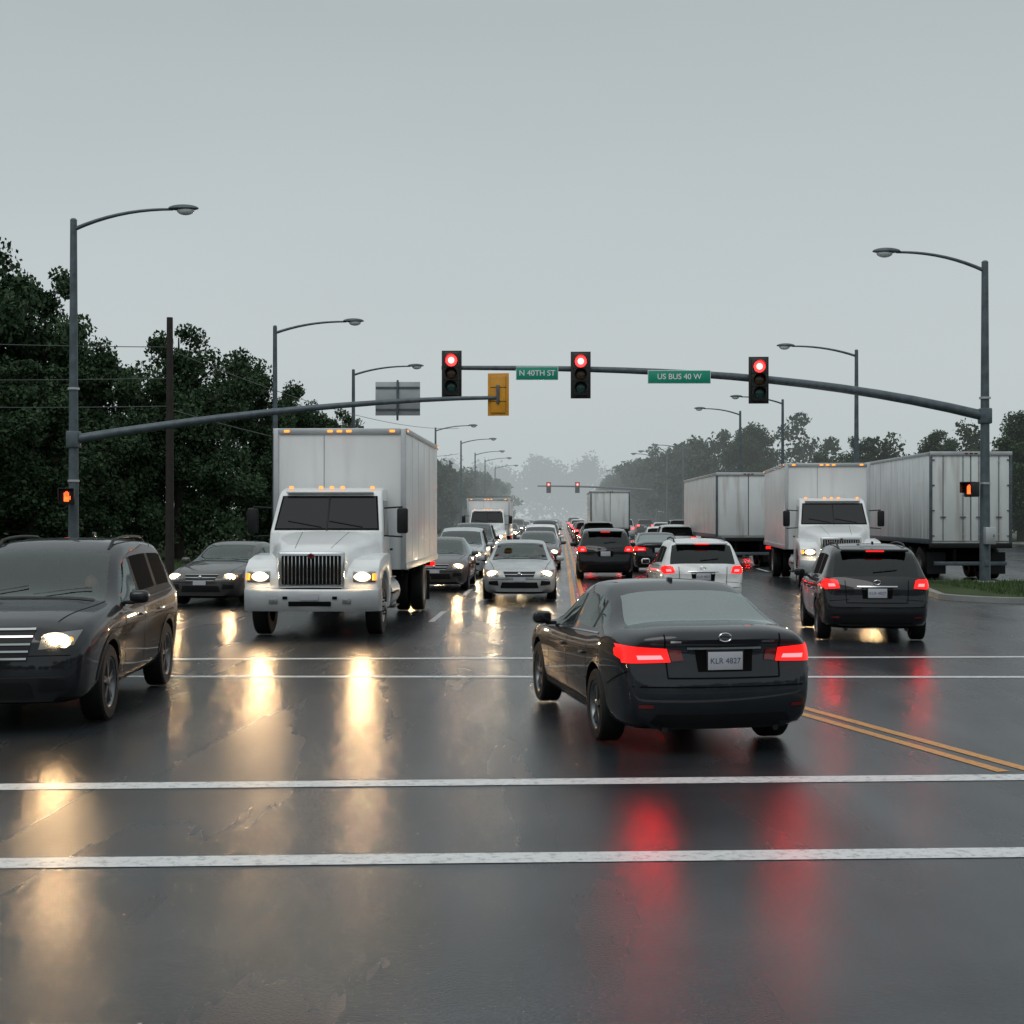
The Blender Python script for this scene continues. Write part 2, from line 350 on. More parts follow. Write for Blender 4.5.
SPEC['crossover']=dict(L=2.28,
 top=[(2.28,.80),(2.22,.90),(2.05,.97),(1.6,1.04),(1.2,1.08),(.98,1.11),(.2,1.54),(-.25,1.64),(-.8,1.66),(-1.5,1.63),(-1.82,1.57),(-2.17,1.14),(-2.24,1.04),(-2.28,.92)],
 belt=[(2.28,.76),(1.9,.90),(1.0,.99),(0,1.01),(-1.4,1.06),(-2.2,1.10),(-2.28,.96)],
 wid=[(2.28,.74),(2.2,.82),(2.0,.88),(1.5,.915),(0,.925),(-1.4,.925),(-1.9,.91),(-2.15,.87),(-2.24,.83),(-2.28,.78)],
 bot=[(2.28,.28),(2.1,.22),(-1.8,.22),(-2.28,.30)],
 xf=1.36,xr=-1.34,R=.355,ws=(.98,.2),bl=(-1.82,-2.17),side=[(.72,-.10),(-.20,-.98),(-1.06,-1.62)],
 cab=.56,dxf=[(.25,-.04),(.5,.03),(.7,.02),(1.0,-.06)],dxr=[(.3,-.04),(.5,.05),(.66,.05),(.76,0),(1.2,0)],bow=.13)

def car(name,kind,pm,loc,ang,front=0,rear=0,detail=1,steer=0,rails=False,scale=1.0,headm='headw',chmsl=False,drv=False):
    S=SPEC[kind]; e=empty(name,(loc[0],loc[1],0.008),ang); e.scale=(scale,)*3
    xs=set()
    for k in('top','wid'): xs|={round(a,3) for a,_ in S[k]}
    for a,b in S['side']: xs|={a,b}
    xs=sorted(xs); gap=.12 if detail>=2 else .25
    st=[xs[0]]
    for a in xs[1:]:
        while a-st[-1]>gap*1.5: st.append(st[-1]+gap)
        if a-st[-1]>0.004: st.append(a)
    st=np.array(st)
    top=pchip(S['top'],st);belt=pchip(S['belt'],st);wid=pchip(S['wid'],st);bot=pchip(S['bot'],st)
    belt=np.minimum(belt,top-.03); L=S['L']
    rows=[]
    for x,tp,bl,w,zb in zip(st,top,belt,wid,bot):
        h=tp-bl; t=min(1,max(0,(h-.09)/(S['cab']-.09))); lp=lambda a,b:a+(b-a)*t
        sh=bl-zb-.1; w7=lp(.80,.645)*w
        if kind!='sedan': w7=lp(.84,.70)*w
        w6=w7+lp(.08,.055)*w
        rows.append([(0,zb),(.86*w,zb),(.955*w,zb+.09),(.978*w,zb+.1+.25*sh),(.99*w,zb+.1+.5*sh),(1.0*w,zb+.1+.76*sh),(.972*w,bl-.03),(lp(.945,.922)*w,bl),
          (w6,bl+lp(.45,.84)*h),(w7,bl+lp(.62,.94)*h),(.68*w7,bl+.983*h),(.35*w7,bl+.997*h),(0,tp)])
    N=len(rows[0]); V=[];F=[];MI=[]
    def deform(x,y,z,w):
        sg=1 if x>0 else -1; k=max(0,(abs(x)-(L-.45))/.45)
        pr=S['dxf'] if sg>0 else S['dxr']
        dx=float(np.interp(z,[a for a,_ in pr],[b for _,b in pr]))
        return (x+sg*(k*k*dx+S['bow']*k*(1-(y/w)**2)-S['bow']*k*.6),y,z)
    idx=[]
    for si,(x,r) in enumerate(zip(st,rows)):
        w=wid[si]; line_=[]
        for s in(1,-1):
            for y,z in r: line_.append(len(V)); V.append(deform(x,y*s,z,w))
        idx.append(line_)
    for i in range(len(st)-1):
        xm=(st[i]+st[i+1])/2
        for s in range(2):
            for j in range(N-1):
                a,b,c_,d=idx[i][s*N+j],idx[i+1][s*N+j],idx[i+1][s*N+j+1],idx[i][s*N+j+1]
                F.append((a,b,c_,d) if s==0 else (a,d,c_,b))
                mi=0
                if j==0: mi=2
                if j==7:
                    for wi,(p,q) in enumerate(S['side']):
                        if p>=xm>=q: mi=4 if (kind!='sedan' and wi>0) else 1
                    if not mi and S['side'][0][0]>=xm>=S['side'][-1][1]: mi=2
                if j>=9 and (S['ws'][0]>=xm>=S['ws'][1]): mi=1
                if j>=9 and (S['bl'][0]>=xm>=S['bl'][1]): mi=3
                MI.append(mi)
    cols=[-1,-.85,-.66,-.45,-.22,0,.22,.45,.66,.85,1]
    for ei,si in((0,0),(1,len(st)-1)):
        r=rows[si];x=st[si];w=wid[si];g=[]
        for j in range(1,N-1):
            g.append([])
            for c_ in cols: g[-1].append(len(V)); V.append(deform(x,r[j][0]*c_,r[j][1],w))
        for j in range(len(g)-1):
            for k in range(len(cols)-1):
                q=(g[j][k],g[j][k+1],g[j+1][k+1],g[j+1][k]); F.append(q if ei==1 else q[::-1]); MI.append(0)
        t=len(V); V.append(deform(x,0,r[N-1][1],w))
        for k in range(len(cols)-1):
            q=(g[-1][k],g[-1][k+1],t); F.append(q if ei==1 else q[::-1]); MI.append(0)
    bm=bmesh.new(); vs=[bm.verts.new(v) for v in V]
    for f,mi in zip(F,MI):
        try: ff=bm.faces.new([vs[i] for i in f]); ff.material_index=mi; ff.smooth=True
        except ValueError: pass
    bmesh.ops.remove_doubles(bm,verts=bm.verts,dist=0.0006)
    bmesh.ops.dissolve_degenerate(bm,edges=bm.edges,dist=0.0003)
    bmesh.ops.recalc_face_normals(bm,faces=bm.faces)
    me=bpy.data.meshes.new('body')
    bm.to_mesh(me); bm.free()
    G=(M['cglass'],M['rglass'],M['pglass']) if detail>=1 else (M['glass'],)*3
    if kind!='sedan' and detail>=1: G=(M['cglass'],M['pglass'],M['pglass'])
    for mm in(M[pm],G[0],M['black'],G[1],G[2]): me.materials.append(mm)
    ob=bpy.data.objects.new('body',me); link(ob)
    if detail>=2:
        ss=ob.modifiers.new('s','SUBSURF'); ss.levels=1; ss.render_levels=1
        dg=bpy.context.evaluated_depsgraph_get(); nm=bpy.data.meshes.new_from_object(ob.evaluated_get(dg)); ob.modifiers.clear(); ob.data=nm
    c=Ctx(); c.e=e
    c.bvh=BVHTree.FromPolygons([v.co.copy() for v in ob.data.vertices],[tuple(p.vertices) for p in ob.data.polygons])
    cb=bmesh.new(); RR=S['R']+.05
    for x in(S['xf'],S['xr']):
        for s in(1,-1):
            bmesh.ops.create_cone(cb,cap_ends=True,segments=40,radius1=RR,radius2=RR,depth=.62,matrix=Matrix.Translation((x,s*.92,S['R']+.01))@Matrix.Rotation(math.pi/2,4,'X'))
    cm=bpy.data.meshes.new('cut'); cb.to_mesh(cm); cb.free(); cm.materials.append(M['dark'])
    co=bpy.data.objects.new('cut',cm); link(co)
    bo=ob.modifiers.new('b','BOOLEAN'); bo.object=co; bo.operation='DIFFERENCE'; bo.solver='EXACT'
    try: bo.material_mode='TRANSFER'
    except Exception: pass
    dg=bpy.context.evaluated_depsgraph_get(); nm=bpy.data.meshes.new_from_object(ob.evaluated_get(dg)); ob.modifiers.clear()
    if len(nm.polygons)>200: ob.data=nm
    bpy.data.objects.remove(co)
    ob.data.polygons.foreach_set('use_smooth',[True]*len(ob.data.polygons)); ob.data.set_sharp_from_angle(angle=R_(38))
    ob.name='body'; ob.parent=e
    W=.92 if kind=='sedan' else (.955 if kind=='suv' else .925)
    ww=.225
    for nme,x,s,stt in(('wheel_front_left',S['xf'],1,steer),('wheel_front_right',S['xf'],-1,steer),('wheel_rear_left',S['xr'],1,0),('wheel_rear_right',S['xr'],-1,0)):
        add_wheel(e,nme,x,s*(W-ww/2-.02),S['R'],ww,'car',stt)
    bt=float(pchip(S['belt'],[.6])[0]); bt2=float(pchip(S['belt'],[-1.2])[0]); zr=float(pchip(S['top'],[-.4])[0])
    if detail>=1:
        box('interior_tub',(-.45,0,(.32+bt-.12)/2),(2.75,1.42,bt-.12-.32),M['dark'],e,.02)
        box('dashboard',(.72,0,bt-.04),(.42,1.38,.14),M['black'],e,.05)
        for s in(1,-1):
            box('front_seat',(-.30,s*.38,bt-.02),(.16,.50,.50),M['seat'],e,.07,rot=Matrix.Rotation(R_(-12),3,'Y'))
            box('front_headrest',(-.40,s*.38,zr-.30),(.11,.27,.18),M['seat'],e,.05)
            box('rear_headrest',(-1.28,s*.40,bt2+.13),(.11,.26,.15),M['seat'],e,.05)
        box('rear_bench',(-1.20,0,bt2-.10),(.18,1.28,.36),M['seat'],e,.07)
        box('rear_parcel_shelf',(-1.50,0,bt2-.06),(.5,1.3,.05),M['seat'],e,.01)
        n=20; tube('steering_wheel',[(.36+.05*math.sin(2*math.pi*k/n),.38+.18*math.cos(2*math.pi*k/n),bt+.02+.17*math.sin(2*math.pi*k/n)) for k in range(n+1)],.014,M['black'],e,8,False)
        box('rear_view_mirror',(.28,0,zr-.22),(.03,.22,.06),M['black'],e,.01)
        if drv: driver(e,-.12,.38,bt-.52)
    for s,nme in((1,'mirror_left'),(-1,'mirror_right')):
        box(nme,(.62,s*(W+.09),bt+.09),(.13,.20,.135),M[pm],e,.05,seg=3)
        box(nme+'_glass',(.552,s*(W+.09),bt+.09),(.01,.16,.10),M['glass'],e,.004)
        box(nme+'_arm',(.64,s*(W-.01),bt+.03),(.07,.12,.04),M['black'],e,.01)
    if rails:
        for s in(1,-1):
            y=s*(.60 if kind=='suv' else .56); p=[]
            for i in range(9):
                x=.1-i*1.75/8; rr=cast(c,'top',x,y); z=rr[0].z if rr else 1.7; p.append((x,y,z+(.045 if 0<i<8 else -.01)))
            tube('roof_rail',p,.018,M['black'] if rails=='b' else M['alu'],e,8)
    if detail>=1:
        zs=.30
        for sd in('left','right'):
            for x in(.80,-.125,S['side'][1][1]-.04 if kind=='sedan' else -1.0):
                line(c,'door_seam',M['seam'],sd,(x,zs+.08),(x-.02,bt-.02),.012)
            line(c,'sill_trim',M['black'],sd,(1.0,zs+.02),(-.95,zs+.02),.06,.006)
            if detail>=2:
                for x in(.02,-.92):
                    rr=cast(c,sd,x,bt-.13)
                    if rr: box('door_handle',rr[0]+rr[1]*.02,(.17,.03,.03),M['chrome'] if kind!='sedan' else M[pm],e,.012)
                line(c,'window_trim',M['chrome'],sd,(.66,bt+.0),(S['side'][-1][1],float(pchip(S['belt'],[S['side'][-1][1]])[0])+.004),.014,.008,20)
                if kind!='sedan':
                    for xw in(S['xf'],S['xr']):
                        for k in range(14):
                            a0=R_(8+164*k/14);a1=R_(8+164*(k+1)/14)
                            q=[(xw+RR*math.cos(a0),S['R']+RR*math.sin(a0)),(xw+(RR+.05)*math.cos(a0),S['R']+(RR+.05)*math.sin(a0)),(xw+(RR+.05)*math.cos(a1),S['R']+(RR+.05)*math.sin(a1)),(xw+RR*math.cos(a1),S['R']+RR*math.sin(a1))]
                            patch(c,'arch_cladding',M['black'],sd,q,1,1,.008)
    tz=lambda x:float(pchip(S['top'],[x])[0])
    if front:
        zl={'sedan':.68,'suv':.86,'crossover':.78}[kind]
        gh={'sedan':.085,'suv':.17,'crossover':.11}[kind]; gz=zl-.01
        gw=.33 if kind=='sedan' else .40
        patch(c,'grille',M['black'],'front',[(-gw,gz-gh),(gw,gz-gh),(gw+.06,gz+gh*.75),(-gw-.06,gz+gh*.75)],12,6,.008)
        nb=5 if kind=='suv' else 3
        for i in range(nb):
            z=gz-gh*.85+i*gh*1.55/(nb-1); ww_=gw+.06*i/(nb-1)
            line(c,'grille_bar',M['chrome'],'front',(-ww_,z),(ww_,z),.018 if kind=='suv' else .010,.02)
        blob(c,'emblem',M['chrome'],'front',0,gz,.05,.02,.02)
        for s in(1,-1):
            y0,y1=s*.50,s*.84
            patch(c,'headlight_housing',M['lens'],'front',[(y0,zl-.075),(s*.80,zl-.04),(y1,zl+.09),(y0+s*.03,zl+.065)],8,5,.010)
            blob(c,'headlight_lamp',M[headm],'front',s*.63,zl,.058 if detail else .085,.03,.0,u=10,v=6)
            blob(c,'headlight_reflector',M['lensglow'],'front',s*.64,zl,.12,.02,-.004,(1.25,.68))
            if detail: blob(c,'turn_lamp',M['amber'],'front',s*.77,zl+.01,.028,.015,-.004)
            patch(c,'fog_recess',M['black'],'front',[(s*.50,.40),(s*.74,.42),(s*.74,.50),(s*.52,.52)],6,3,.008)
        patch(c,'lower_intake',M['black'],'front',[(-.46,.34),(.46,.34),(.42,.48),(-.42,.48)],10,3,.008)
        line(c,'bumper_seam',M['seam'],'front',(-.78,zl-.13),(.78,zl-.13),.008,.004,20)
        line(c,'hood_seam',M['seam'],'top',(L-.25,.62),(1.0,.78),.01,.003,20); line(c,'hood_seam',M['seam'],'top',(L-.25,-.62),(1.0,-.78),.01,.003,20)
        patch(c,'cowl',M['black'],'top',[(1.0,-.68),(1.08,-.68),(1.08,.68),(1.0,.68)],4,10,.006)
        for s in(0,1):
            y=-.6+s*.65
            line(c,'wiper',M['black'],'top',(.97,y),(.80,y+.55),.018,.02,10)
        patch(c,'licence_plate',M['plate'],'front',[(-.15,.50),(.15,.50),(.15,.60),(-.15,.60)],3,2,.025)
    if rear:
        zl={'sedan':.885,'suv':.96,'crossover':.99}[kind]
        TM=M['tail'] if detail else M['tailfar']
        for s in(1,-1):
            sd='left' if s>0 else 'right'
            if kind=='sedan':
                patch(c,'tail_light',TM,'rear',[(s*.47,zl-.06),(s*.85,zl-.075),(s*.865,zl+.075),(s*.50,zl+.055)],12,5,.010)
                patch(c,'tail_light_inner',M['tailoff'],'rear',[(s*.36,zl-.045),(s*.462,zl-.055),(s*.492,zl+.052),(s*.38,zl+.04)],4,4,.010)
                patch(c,'tail_light_side',M['tail'],sd,[(-2.32,zl-.07),(-2.05,zl-.02),(-2.02,zl+.04),(-2.32,zl+.07)],8,4,.008)
                patch(c,'brake_lamp',M['tailhot'],'rear',[(s*.53,zl-.035),(s*.74,zl-.042),(s*.75,zl-.006),(s*.55,zl-.002)],8,3,.016)
            else:
                patch(c,'tail_light',TM,'rear',[(s*.60,zl-.06),(s*.84,zl-.08),(s*.85,zl+.10),(s*.64,zl+.07)],8,5,.010)
                xb=-L+.1
                patch(c,'tail_light_side',M['tail'],sd,[(xb,zl-.07),(xb+.22,zl-.02),(xb+.2,zl+.05),(xb,zl+.09)],8,4,.008)
                patch(c,'brake_lamp',M['tailhot'],'rear',[(s*.67,zl-.03),(s*.78,zl-.035),(s*.79,zl+.015),(s*.69,zl+.015)],6,3,.016)
            patch(c,'reflector',M['tailoff'],'rear',[(s*.62,.43),(s*.74,.43),(s*.74,.46),(s*.62,.46)],4,1,.008)
        pz=.845 if kind=='sedan' else .86
        patch(c,'plate_recess',M['seam'],'rear',[(-.24,pz-.10),(.24,pz-.10),(.26,pz+.085),(-.26,pz+.085)],6,3,.005)
        r0=cast(c,'rear',0,pz)
        box('licence_plate',(r0[0].x-.022,0,pz-.008),(.008,.31,.155),M['plate'],e,.003)
        if detail>=2:
            box('plate_frame',(r0[0].x-.019,0,pz-.008),(.008,.335,.18),M['black'],e,.003)
            cu=bpy.data.curves.new('plate_text','FONT'); cu.body='KLR 4827'; cu.size=.068; cu.align_x='CENTER'; cu.align_y='CENTER'; cu.materials.append(M['plateink'])
            t=bpy.data.objects.new('plate_text',cu); t.location=(r0[0].x-.028,0,pz-.01); t.rotation_euler=(R_(90),0,R_(-90)); link(t,e)
            line(c,'chrome_strip',M['chrome'],'rear',(-.33,pz+.10),(.33,pz+.10),.02,.022)
            zt=tz(-2.2)-.085 if kind=='sedan' else pz+.17
            rr=cast(c,'rear',0,zt)
            n=20; tube('emblem_ring',[(rr[0].x-.012,.055*math.cos(2*math.pi*k/n),zt+.036*math.sin(2*math.pi*k/n)) for k in range(n+1)],.007,M['chrome'],e,6,False)
            line(c,'trunk_seam',M['seam'],'rear',(-.50,.69),(.50,.69),.014,.005)
            for s in(1,-1):
                line(c,'trunk_seam',M['seam'],'rear',(s*.50,.69),(s*.52,1.06),.012,.005)
                tube('exhaust_tip',[(r0[0].x+.25,s*.50,.235),(r0[0].x+.11,s*.50,.235)],.028,M['black'],e,14)
                line(c,'bumper_corner_seam',M['seam'],'left' if s>0 else 'right',(-1.80,.58),(-2.3,.74),.010,.004)
            line(c,'bumper_crease',M['seam'],'rear',(-.86,.615),(.86,.615),.012,.004,24)
            if kind=='sedan':
                line(c,'model_badge',M['chrome'],'rear',(-.46,1.0),(-.34,1.0),.02,.006); line(c,'model_badge',M['chrome'],'rear',(.38,1.0),(.47,1.0),.018,.006)
        patch(c,'rear_valance',M['black'],'rear',[(-.66,.26),(.66,.26),(.58,.37),(-.58,.37)],10,3,.006)
        if kind!='sedan':
            line(c,'rear_wiper',M['black'],'rear',(.05,1.20),(-.35,1.24),.02,.02)
            if detail>=1: patch(c,'lower_cladding',M['black'],'rear',[(-.82,.32),(.82,.32),(.84,.50),(-.84,.50)],14,3,.005)
            box('roof_spoiler',(S['bl'][0]-.08,0,tz(S['bl'][0])+.0),(.24,1.12,.035),M[pm],e,.012,rot=Matrix.Rotation(R_(-8),3,'Y'))
            if chmsl: box('high_brake_light',(S['bl'][0]-.205,0,tz(S['bl'][0])-.025),(.02,.30,.022),M['tail'],e,.004)
    if detail>=2:
        box('antenna_fin',(-.75 if kind=='sedan' else -1.7,0,tz(-.9)+.02),(.14,.03,.06),M[pm],e,.014)
    return e

# ------------------------------------------------------------ box truck (origin under the front axle)
def box_truck(name,loc,ang,boxL=6.8,bh=2.70,headm='head',sc=1.0,width=2.52):
    e=empty(name,(loc[0],loc[1],0.008),ang); e.scale=(sc,)*3
    W=M['t_white']; hw=width/2
    z0=1.05; z1=z0+bh; xb=-2.12
    box('cargo_box',(xb-boxL/2,0,(z0+z1)/2),(boxL,width,bh),M['boxw'],e,.025)
    for s in(1,-1):
        box('front_corner_post',(xb+.008,s*(hw-.04),(z0+z1)/2),(.05,.10,bh-.02),M['alu'],e,.01)
        box('top_rail',(xb-boxL/2,s*(hw+.008),z1-.05),(boxL+.01,.03,.10),M['alu'],e,.008)
        box('bottom_rail',(xb-boxL/2,s*(hw+.008),z0+.06),(boxL+.01,.03,.13),M['alu'],e,.008)
        for i in range(int(boxL/1.2)):
            box('side_panel_joint',(xb-1.2-i*1.2,s*(hw+.001),(z0+z1)/2),(.03,.008,bh-.25),M['boxw'],e,0)
        for x in(xb-.15,xb-boxL+.2): box('side_marker',(x,s*(hw+.03),z1-.05),(.07,.02,.04),M['amber'],e,.005)
    box('front_header',(xb+.012,0,z1-.06),(.05,width-.2,.11),M['alu'],e,.01)
    box('front_panel_seam',(xb+.002,-.3,(z0+z1)/2),(.008,.018,bh-.2),M['alu'],e,0)
    for y in(-.18,0,.18,-hw+.25,hw-.25): box('box_marker_light',(xb+.05,y,z1-.06),(.03,.10,.045),M['amber'],e,.008)
    xr=xb-boxL
    box('rear_frame',(xr-.02,0,(z0+z1)/2),(.05,width-.02,bh-.02),M['alu'],e,.01)
    box('roll_up_door',(xr-.05,0,(z0+z1)/2-.02),(.02,width-.3,bh-.35),M['boxw'],e,.004)
    for i in range(7): box('door_panel_joint',(xr-.063,0,z0+.4+i*.33),(.01,width-.3,.015),M['black'],e,0)
    for s in(1,-1): box('tail_lamp',(xr-.06,s*(hw-.2),z0-.12),(.03,.28,.1),M['tail'],e,.01)
    box('rear_bumper',(xr-.05,0,.55),(.1,2.2,.12),M['black'],e,.01)
    for s in(1,-1): box('bumper_hanger',(xr+.02,s*.55,.8),(.08,.08,.45),M['black'],e,0)
    for s in(1,-1): box('chassis_rail',((.7+xr)/2,s*.42,.86),(.7-xr-.2,.08,.26),M['dark'],e,.01)
    for i in range(6): box('cross_member',(xb-.4-i*1.15,0,.98),(.08,2.3,.12),M['dark'],e,0)
    secs=[(.90,.54,.60,.86,1.36,1.46),(.84,.56,.64,.84,1.40,1.51),(.4,.66,.80,.84,1.47,1.60),(-.1,.80,.92,.84,1.53,1.70),(-.62,.93,1.0,.84,1.60,1.80)]
    V=[];F=[];per=12
    for x,ht,hb,zb,zs_,zt in secs:
        hs=[(-hb,zb),(-hb,(zb+zs_)/2),(-ht*1.04,zs_),(-ht*.9,zt-.035),(-ht*.6,zt),(-ht*.2,zt+.01)]
        V+=[(x,y,z) for y,z in hs]+[(x,-y,z) for y,z in reversed(hs)]
    for i in range(len(secs)-1):
        for k in range(per):
            k2=(k+1)%per; F.append((i*per+k,i*per+k2,(i+1)*per+k2,(i+1)*per+k))
    F.append(tuple(range(per))); F.append(tuple(range((len(secs)-1)*per+per-1,(len(secs)-1)*per-1,-1)))
    bm=bmesh.new(); vs=[bm.verts.new(v) for v in V]
    for f in F: bm.faces.new([vs[i] for i in f])
    bmesh.ops.recalc_face_normals(bm,faces=bm.faces)
    c=Ctx(); c.e=e; c.bvh=BVHTree.FromBMesh(bm)
    bm_obj('hood',bm,W,e,True,50)
    for s in(1,-1): line(c,'hood_crease',M['seam'],'top',(.86,s*.30),(-.55,s*.42),.008,.002)
    for s in(1,-1):
        arc=[(.60*math.cos(a),.52+.60*math.sin(a)) for a in np.linspace(R_(188),R_(-4),16)]
        prof=[(.66,.62),(.90,.66),(.93,1.02),(.86,1.20),(.62,1.33),(.2,1.39),(-.3,1.42),(-.66,1.40),(-.82,1.15),(-.84,.62)]
        prism('fender_'+('left' if s>0 else 'right'),[prof[-1]]+arc+prof[:-1],s*.50,s*1.14,W,e,.025)
        box('headlight_bezel',(.915,s*.90,1.05),(.06,.40,.20),M['chrome'],e,.03)
        box('headlight_lens',(.94,s*.90,1.05),(.04,.35,.155),M['lens'],e,.02)
        ball('headlight_reflector',(.952,s*.87,1.05),(.025,.15,.08),M['lensglow'],e)
        ball('headlight_lamp',(.965,s*.86,1.05),(.035,.085,.055),M[headm],e,12,8)
        box('turn_signal',(.94,s*1.07,1.05),(.05,.07,.12),M['amber'],e,.01)
    box('grille_surround',(.905,0,1.16),(.07,1.14,.62),M['chrome'],e,.06,seg=3)
    box('grille_mesh',(.93,0,1.16),(.05,1.02,.50),M['dark'],e,.04)
    for i in range(15): box('grille_bar',(.955,-.455+i*.065,1.16),(.02,.016,.47),M['chrome'],e,.004)
    for k,(sz,mm) in enumerate(((.085,'chrome'),(.06,'tailoff'))):
        bm=bmesh.new(); bmesh.ops.create_cube(bm,size=1); bmesh.ops.scale(bm,vec=(.02,sz,sz),verts=bm.verts); bmesh.ops.rotate(bm,cent=(0,0,0),matrix=Matrix.Rotation(R_(45),3,'X'),verts=bm.verts)
        bmesh.ops.scale(bm,vec=(1,1.3,.9),verts=bm.verts); bmesh.ops.translate(bm,vec=(.965+.006*k,0,1.40),verts=bm.verts); bm_obj('emblem',bm,M[mm],e,False)
    bp=[( .78,1.17),( .92,1.14),(1.02,.98),(1.06,.5),(1.08,0)]
    V=[];F=[]
    ys=[(x,y) for x,y in bp]+[(x,-y) for x,y in reversed(bp[:-1])]
    for x,y in ys:
        V+= [(x,y,.84),(x+.02,y,.80),(x+.02,y,.55),(x-.02,y,.47),(x-.12,y,.47),(x-.12,y,.84)]
    for i in range(len(ys)-1):
        for k in range(6):
            k2=(k+1)%6; F.append((i*6+k,i*6+k2,(i+1)*6+k2,(i+1)*6+k))
    F.append(tuple(range(5,-1,-1))); F.append(tuple(range((len(ys)-1)*6,len(ys)*6)))
    mesh_obj('front_bumper',V,F,M['alu'],e,smooth=True,sharp=35)
    box('bumper_intake',(1.10,0,.60),(.02,.72,.08),M['dark'],e,.01)
    box('licence_plate',(1.115,0,.72),(.01,.30,.12),M['plate'],e,.003)
    for s in(1,-1): box('fog_lamp',(1.075,s*.62,.64),(.03,.15,.09),M['lens'],e,.02)
    for s in(1,-1): box('tow_slot',(1.095,s*.42,.70),(.02,.08,.05),M['dark'],e,.005)
    prof=[(-.56,.70),(-.56,1.62),(-.60,1.80),(-1.02,2.44),(-1.16,2.54),(-1.45,2.60),(-1.94,2.60),(-2.0,2.52),(-2.02,.70)]
    def yf(co):
        s=1 if co.y>0 else -1
        return s*(1.03 if co.z<1.8 else 1.03-.10*(co.z-1.8)/.8)
    cabo=prism('cab',prof,-1.03,1.03,W,e,.045,yf,3)
    c.bvh=BVHTree.FromPolygons([v.co.copy() for v in cabo.data.vertices],[tuple(p.vertices) for p in cabo.data.polygons])
    patch(c,'windshield_seal',M['seam'],'front',[(-.95,1.82),(.95,1.82),(.87,2.44),(-.87,2.44)],12,8,.006)
    patch(c,'windshield',M['glass'],'front',[(-.92,1.85),(.92,1.85),(.84,2.42),(-.84,2.42)],12,8,.012)
    box('windshield_divider',(-.80,0,2.13),(.02,.03,.74),M['black'],e,.005,rot=Matrix.Rotation(R_(-33),3,'Y'))
    for s in(0,1): line(c,'wiper',M['black'],'front',(-.1+s*.75,1.88),(-.72+s*.75,1.99),.02,.03)
    for s,sd in((1,'left'),(-1,'right')):
        patch(c,'door_window',M['glass'],sd,[(-.82,1.72),(-1.72,1.72),(-1.70,2.36),(-1.12,2.36)],8,6,.008)
        line(c,'door_seam',M['seam'],sd,(-.74,.80),(-.74,1.72),.015); line(c,'door_seam',M['seam'],sd,(-1.82,.80),(-1.82,2.42),.015)
        line(c,'door_seam',M['seam'],sd,(-.74,.80),(-1.82,.80),.015)
        box('door_handle',(-1.66,s*1.045,1.45),(.16,.04,.04),M['black'],e,.01)
        yb=s*1.02
        tube('mirror_arm_top',[(-.80,yb,2.22),(-.72,s*1.36,2.24)],.015,M['black'],e,8)
        tube('mirror_arm_low',[(-.80,yb,1.72),(-.72,s*1.36,1.70)],.015,M['black'],e,8)
        box('mirror_head',(-.72,s*1.36,1.99),(.10,.20,.46),M['black'],e,.04)
        box('mirror_glass',(-.775,s*1.36,1.99),(.01,.17,.42),M['glass'],e,.004)
        tube('fuel_tank',[(-1.0,s*.86,.66),(-2.2,s*.86,.66)],.29,M['alu'],e,20)
        for z in(.42,.68): box('cab_step',(-1.3,s*1.12,z),(.8,.14,.03),M['black'],e,.008)
        box('mud_flap',(-6.3*boxL/6.8-.75,s*.98,.52),(.02,.55,.65),M['black'],e,0)
    box('sun_visor',(-1.02,0,2.50),(.16,1.6,.03),M['t_white'],e,.01,rot=Matrix.Rotation(R_(-12),3,'Y'))
    for y in(-.75,-.2,0,.2,.75): box('cab_marker_light',(-1.20,y,2.60),(.11,.07,.05),M['amber'],e,.02)
    box('radiator_block',(.1,0,.9),(1.3,.9,.5),M['dark'],e,0)
    for s in(1,-1):
        add_wheel(e,'wheel_front',0,s*.98,.50,.27,'front')
        for k in(0,1): add_wheel(e,'wheel_rear',-6.3*boxL/6.8,s*(1.08-.32*k),.50,.27,'rear')
    tube('front_axle',[(0,-.9,.5),(0,.9,.5)],.07,M['dark'],e,8); tube('rear_axle',[(-6.3*boxL/6.8,-.9,.5),(-6.3*boxL/6.8,.9,.5)],.12,M['dark'],e,8)
    return e

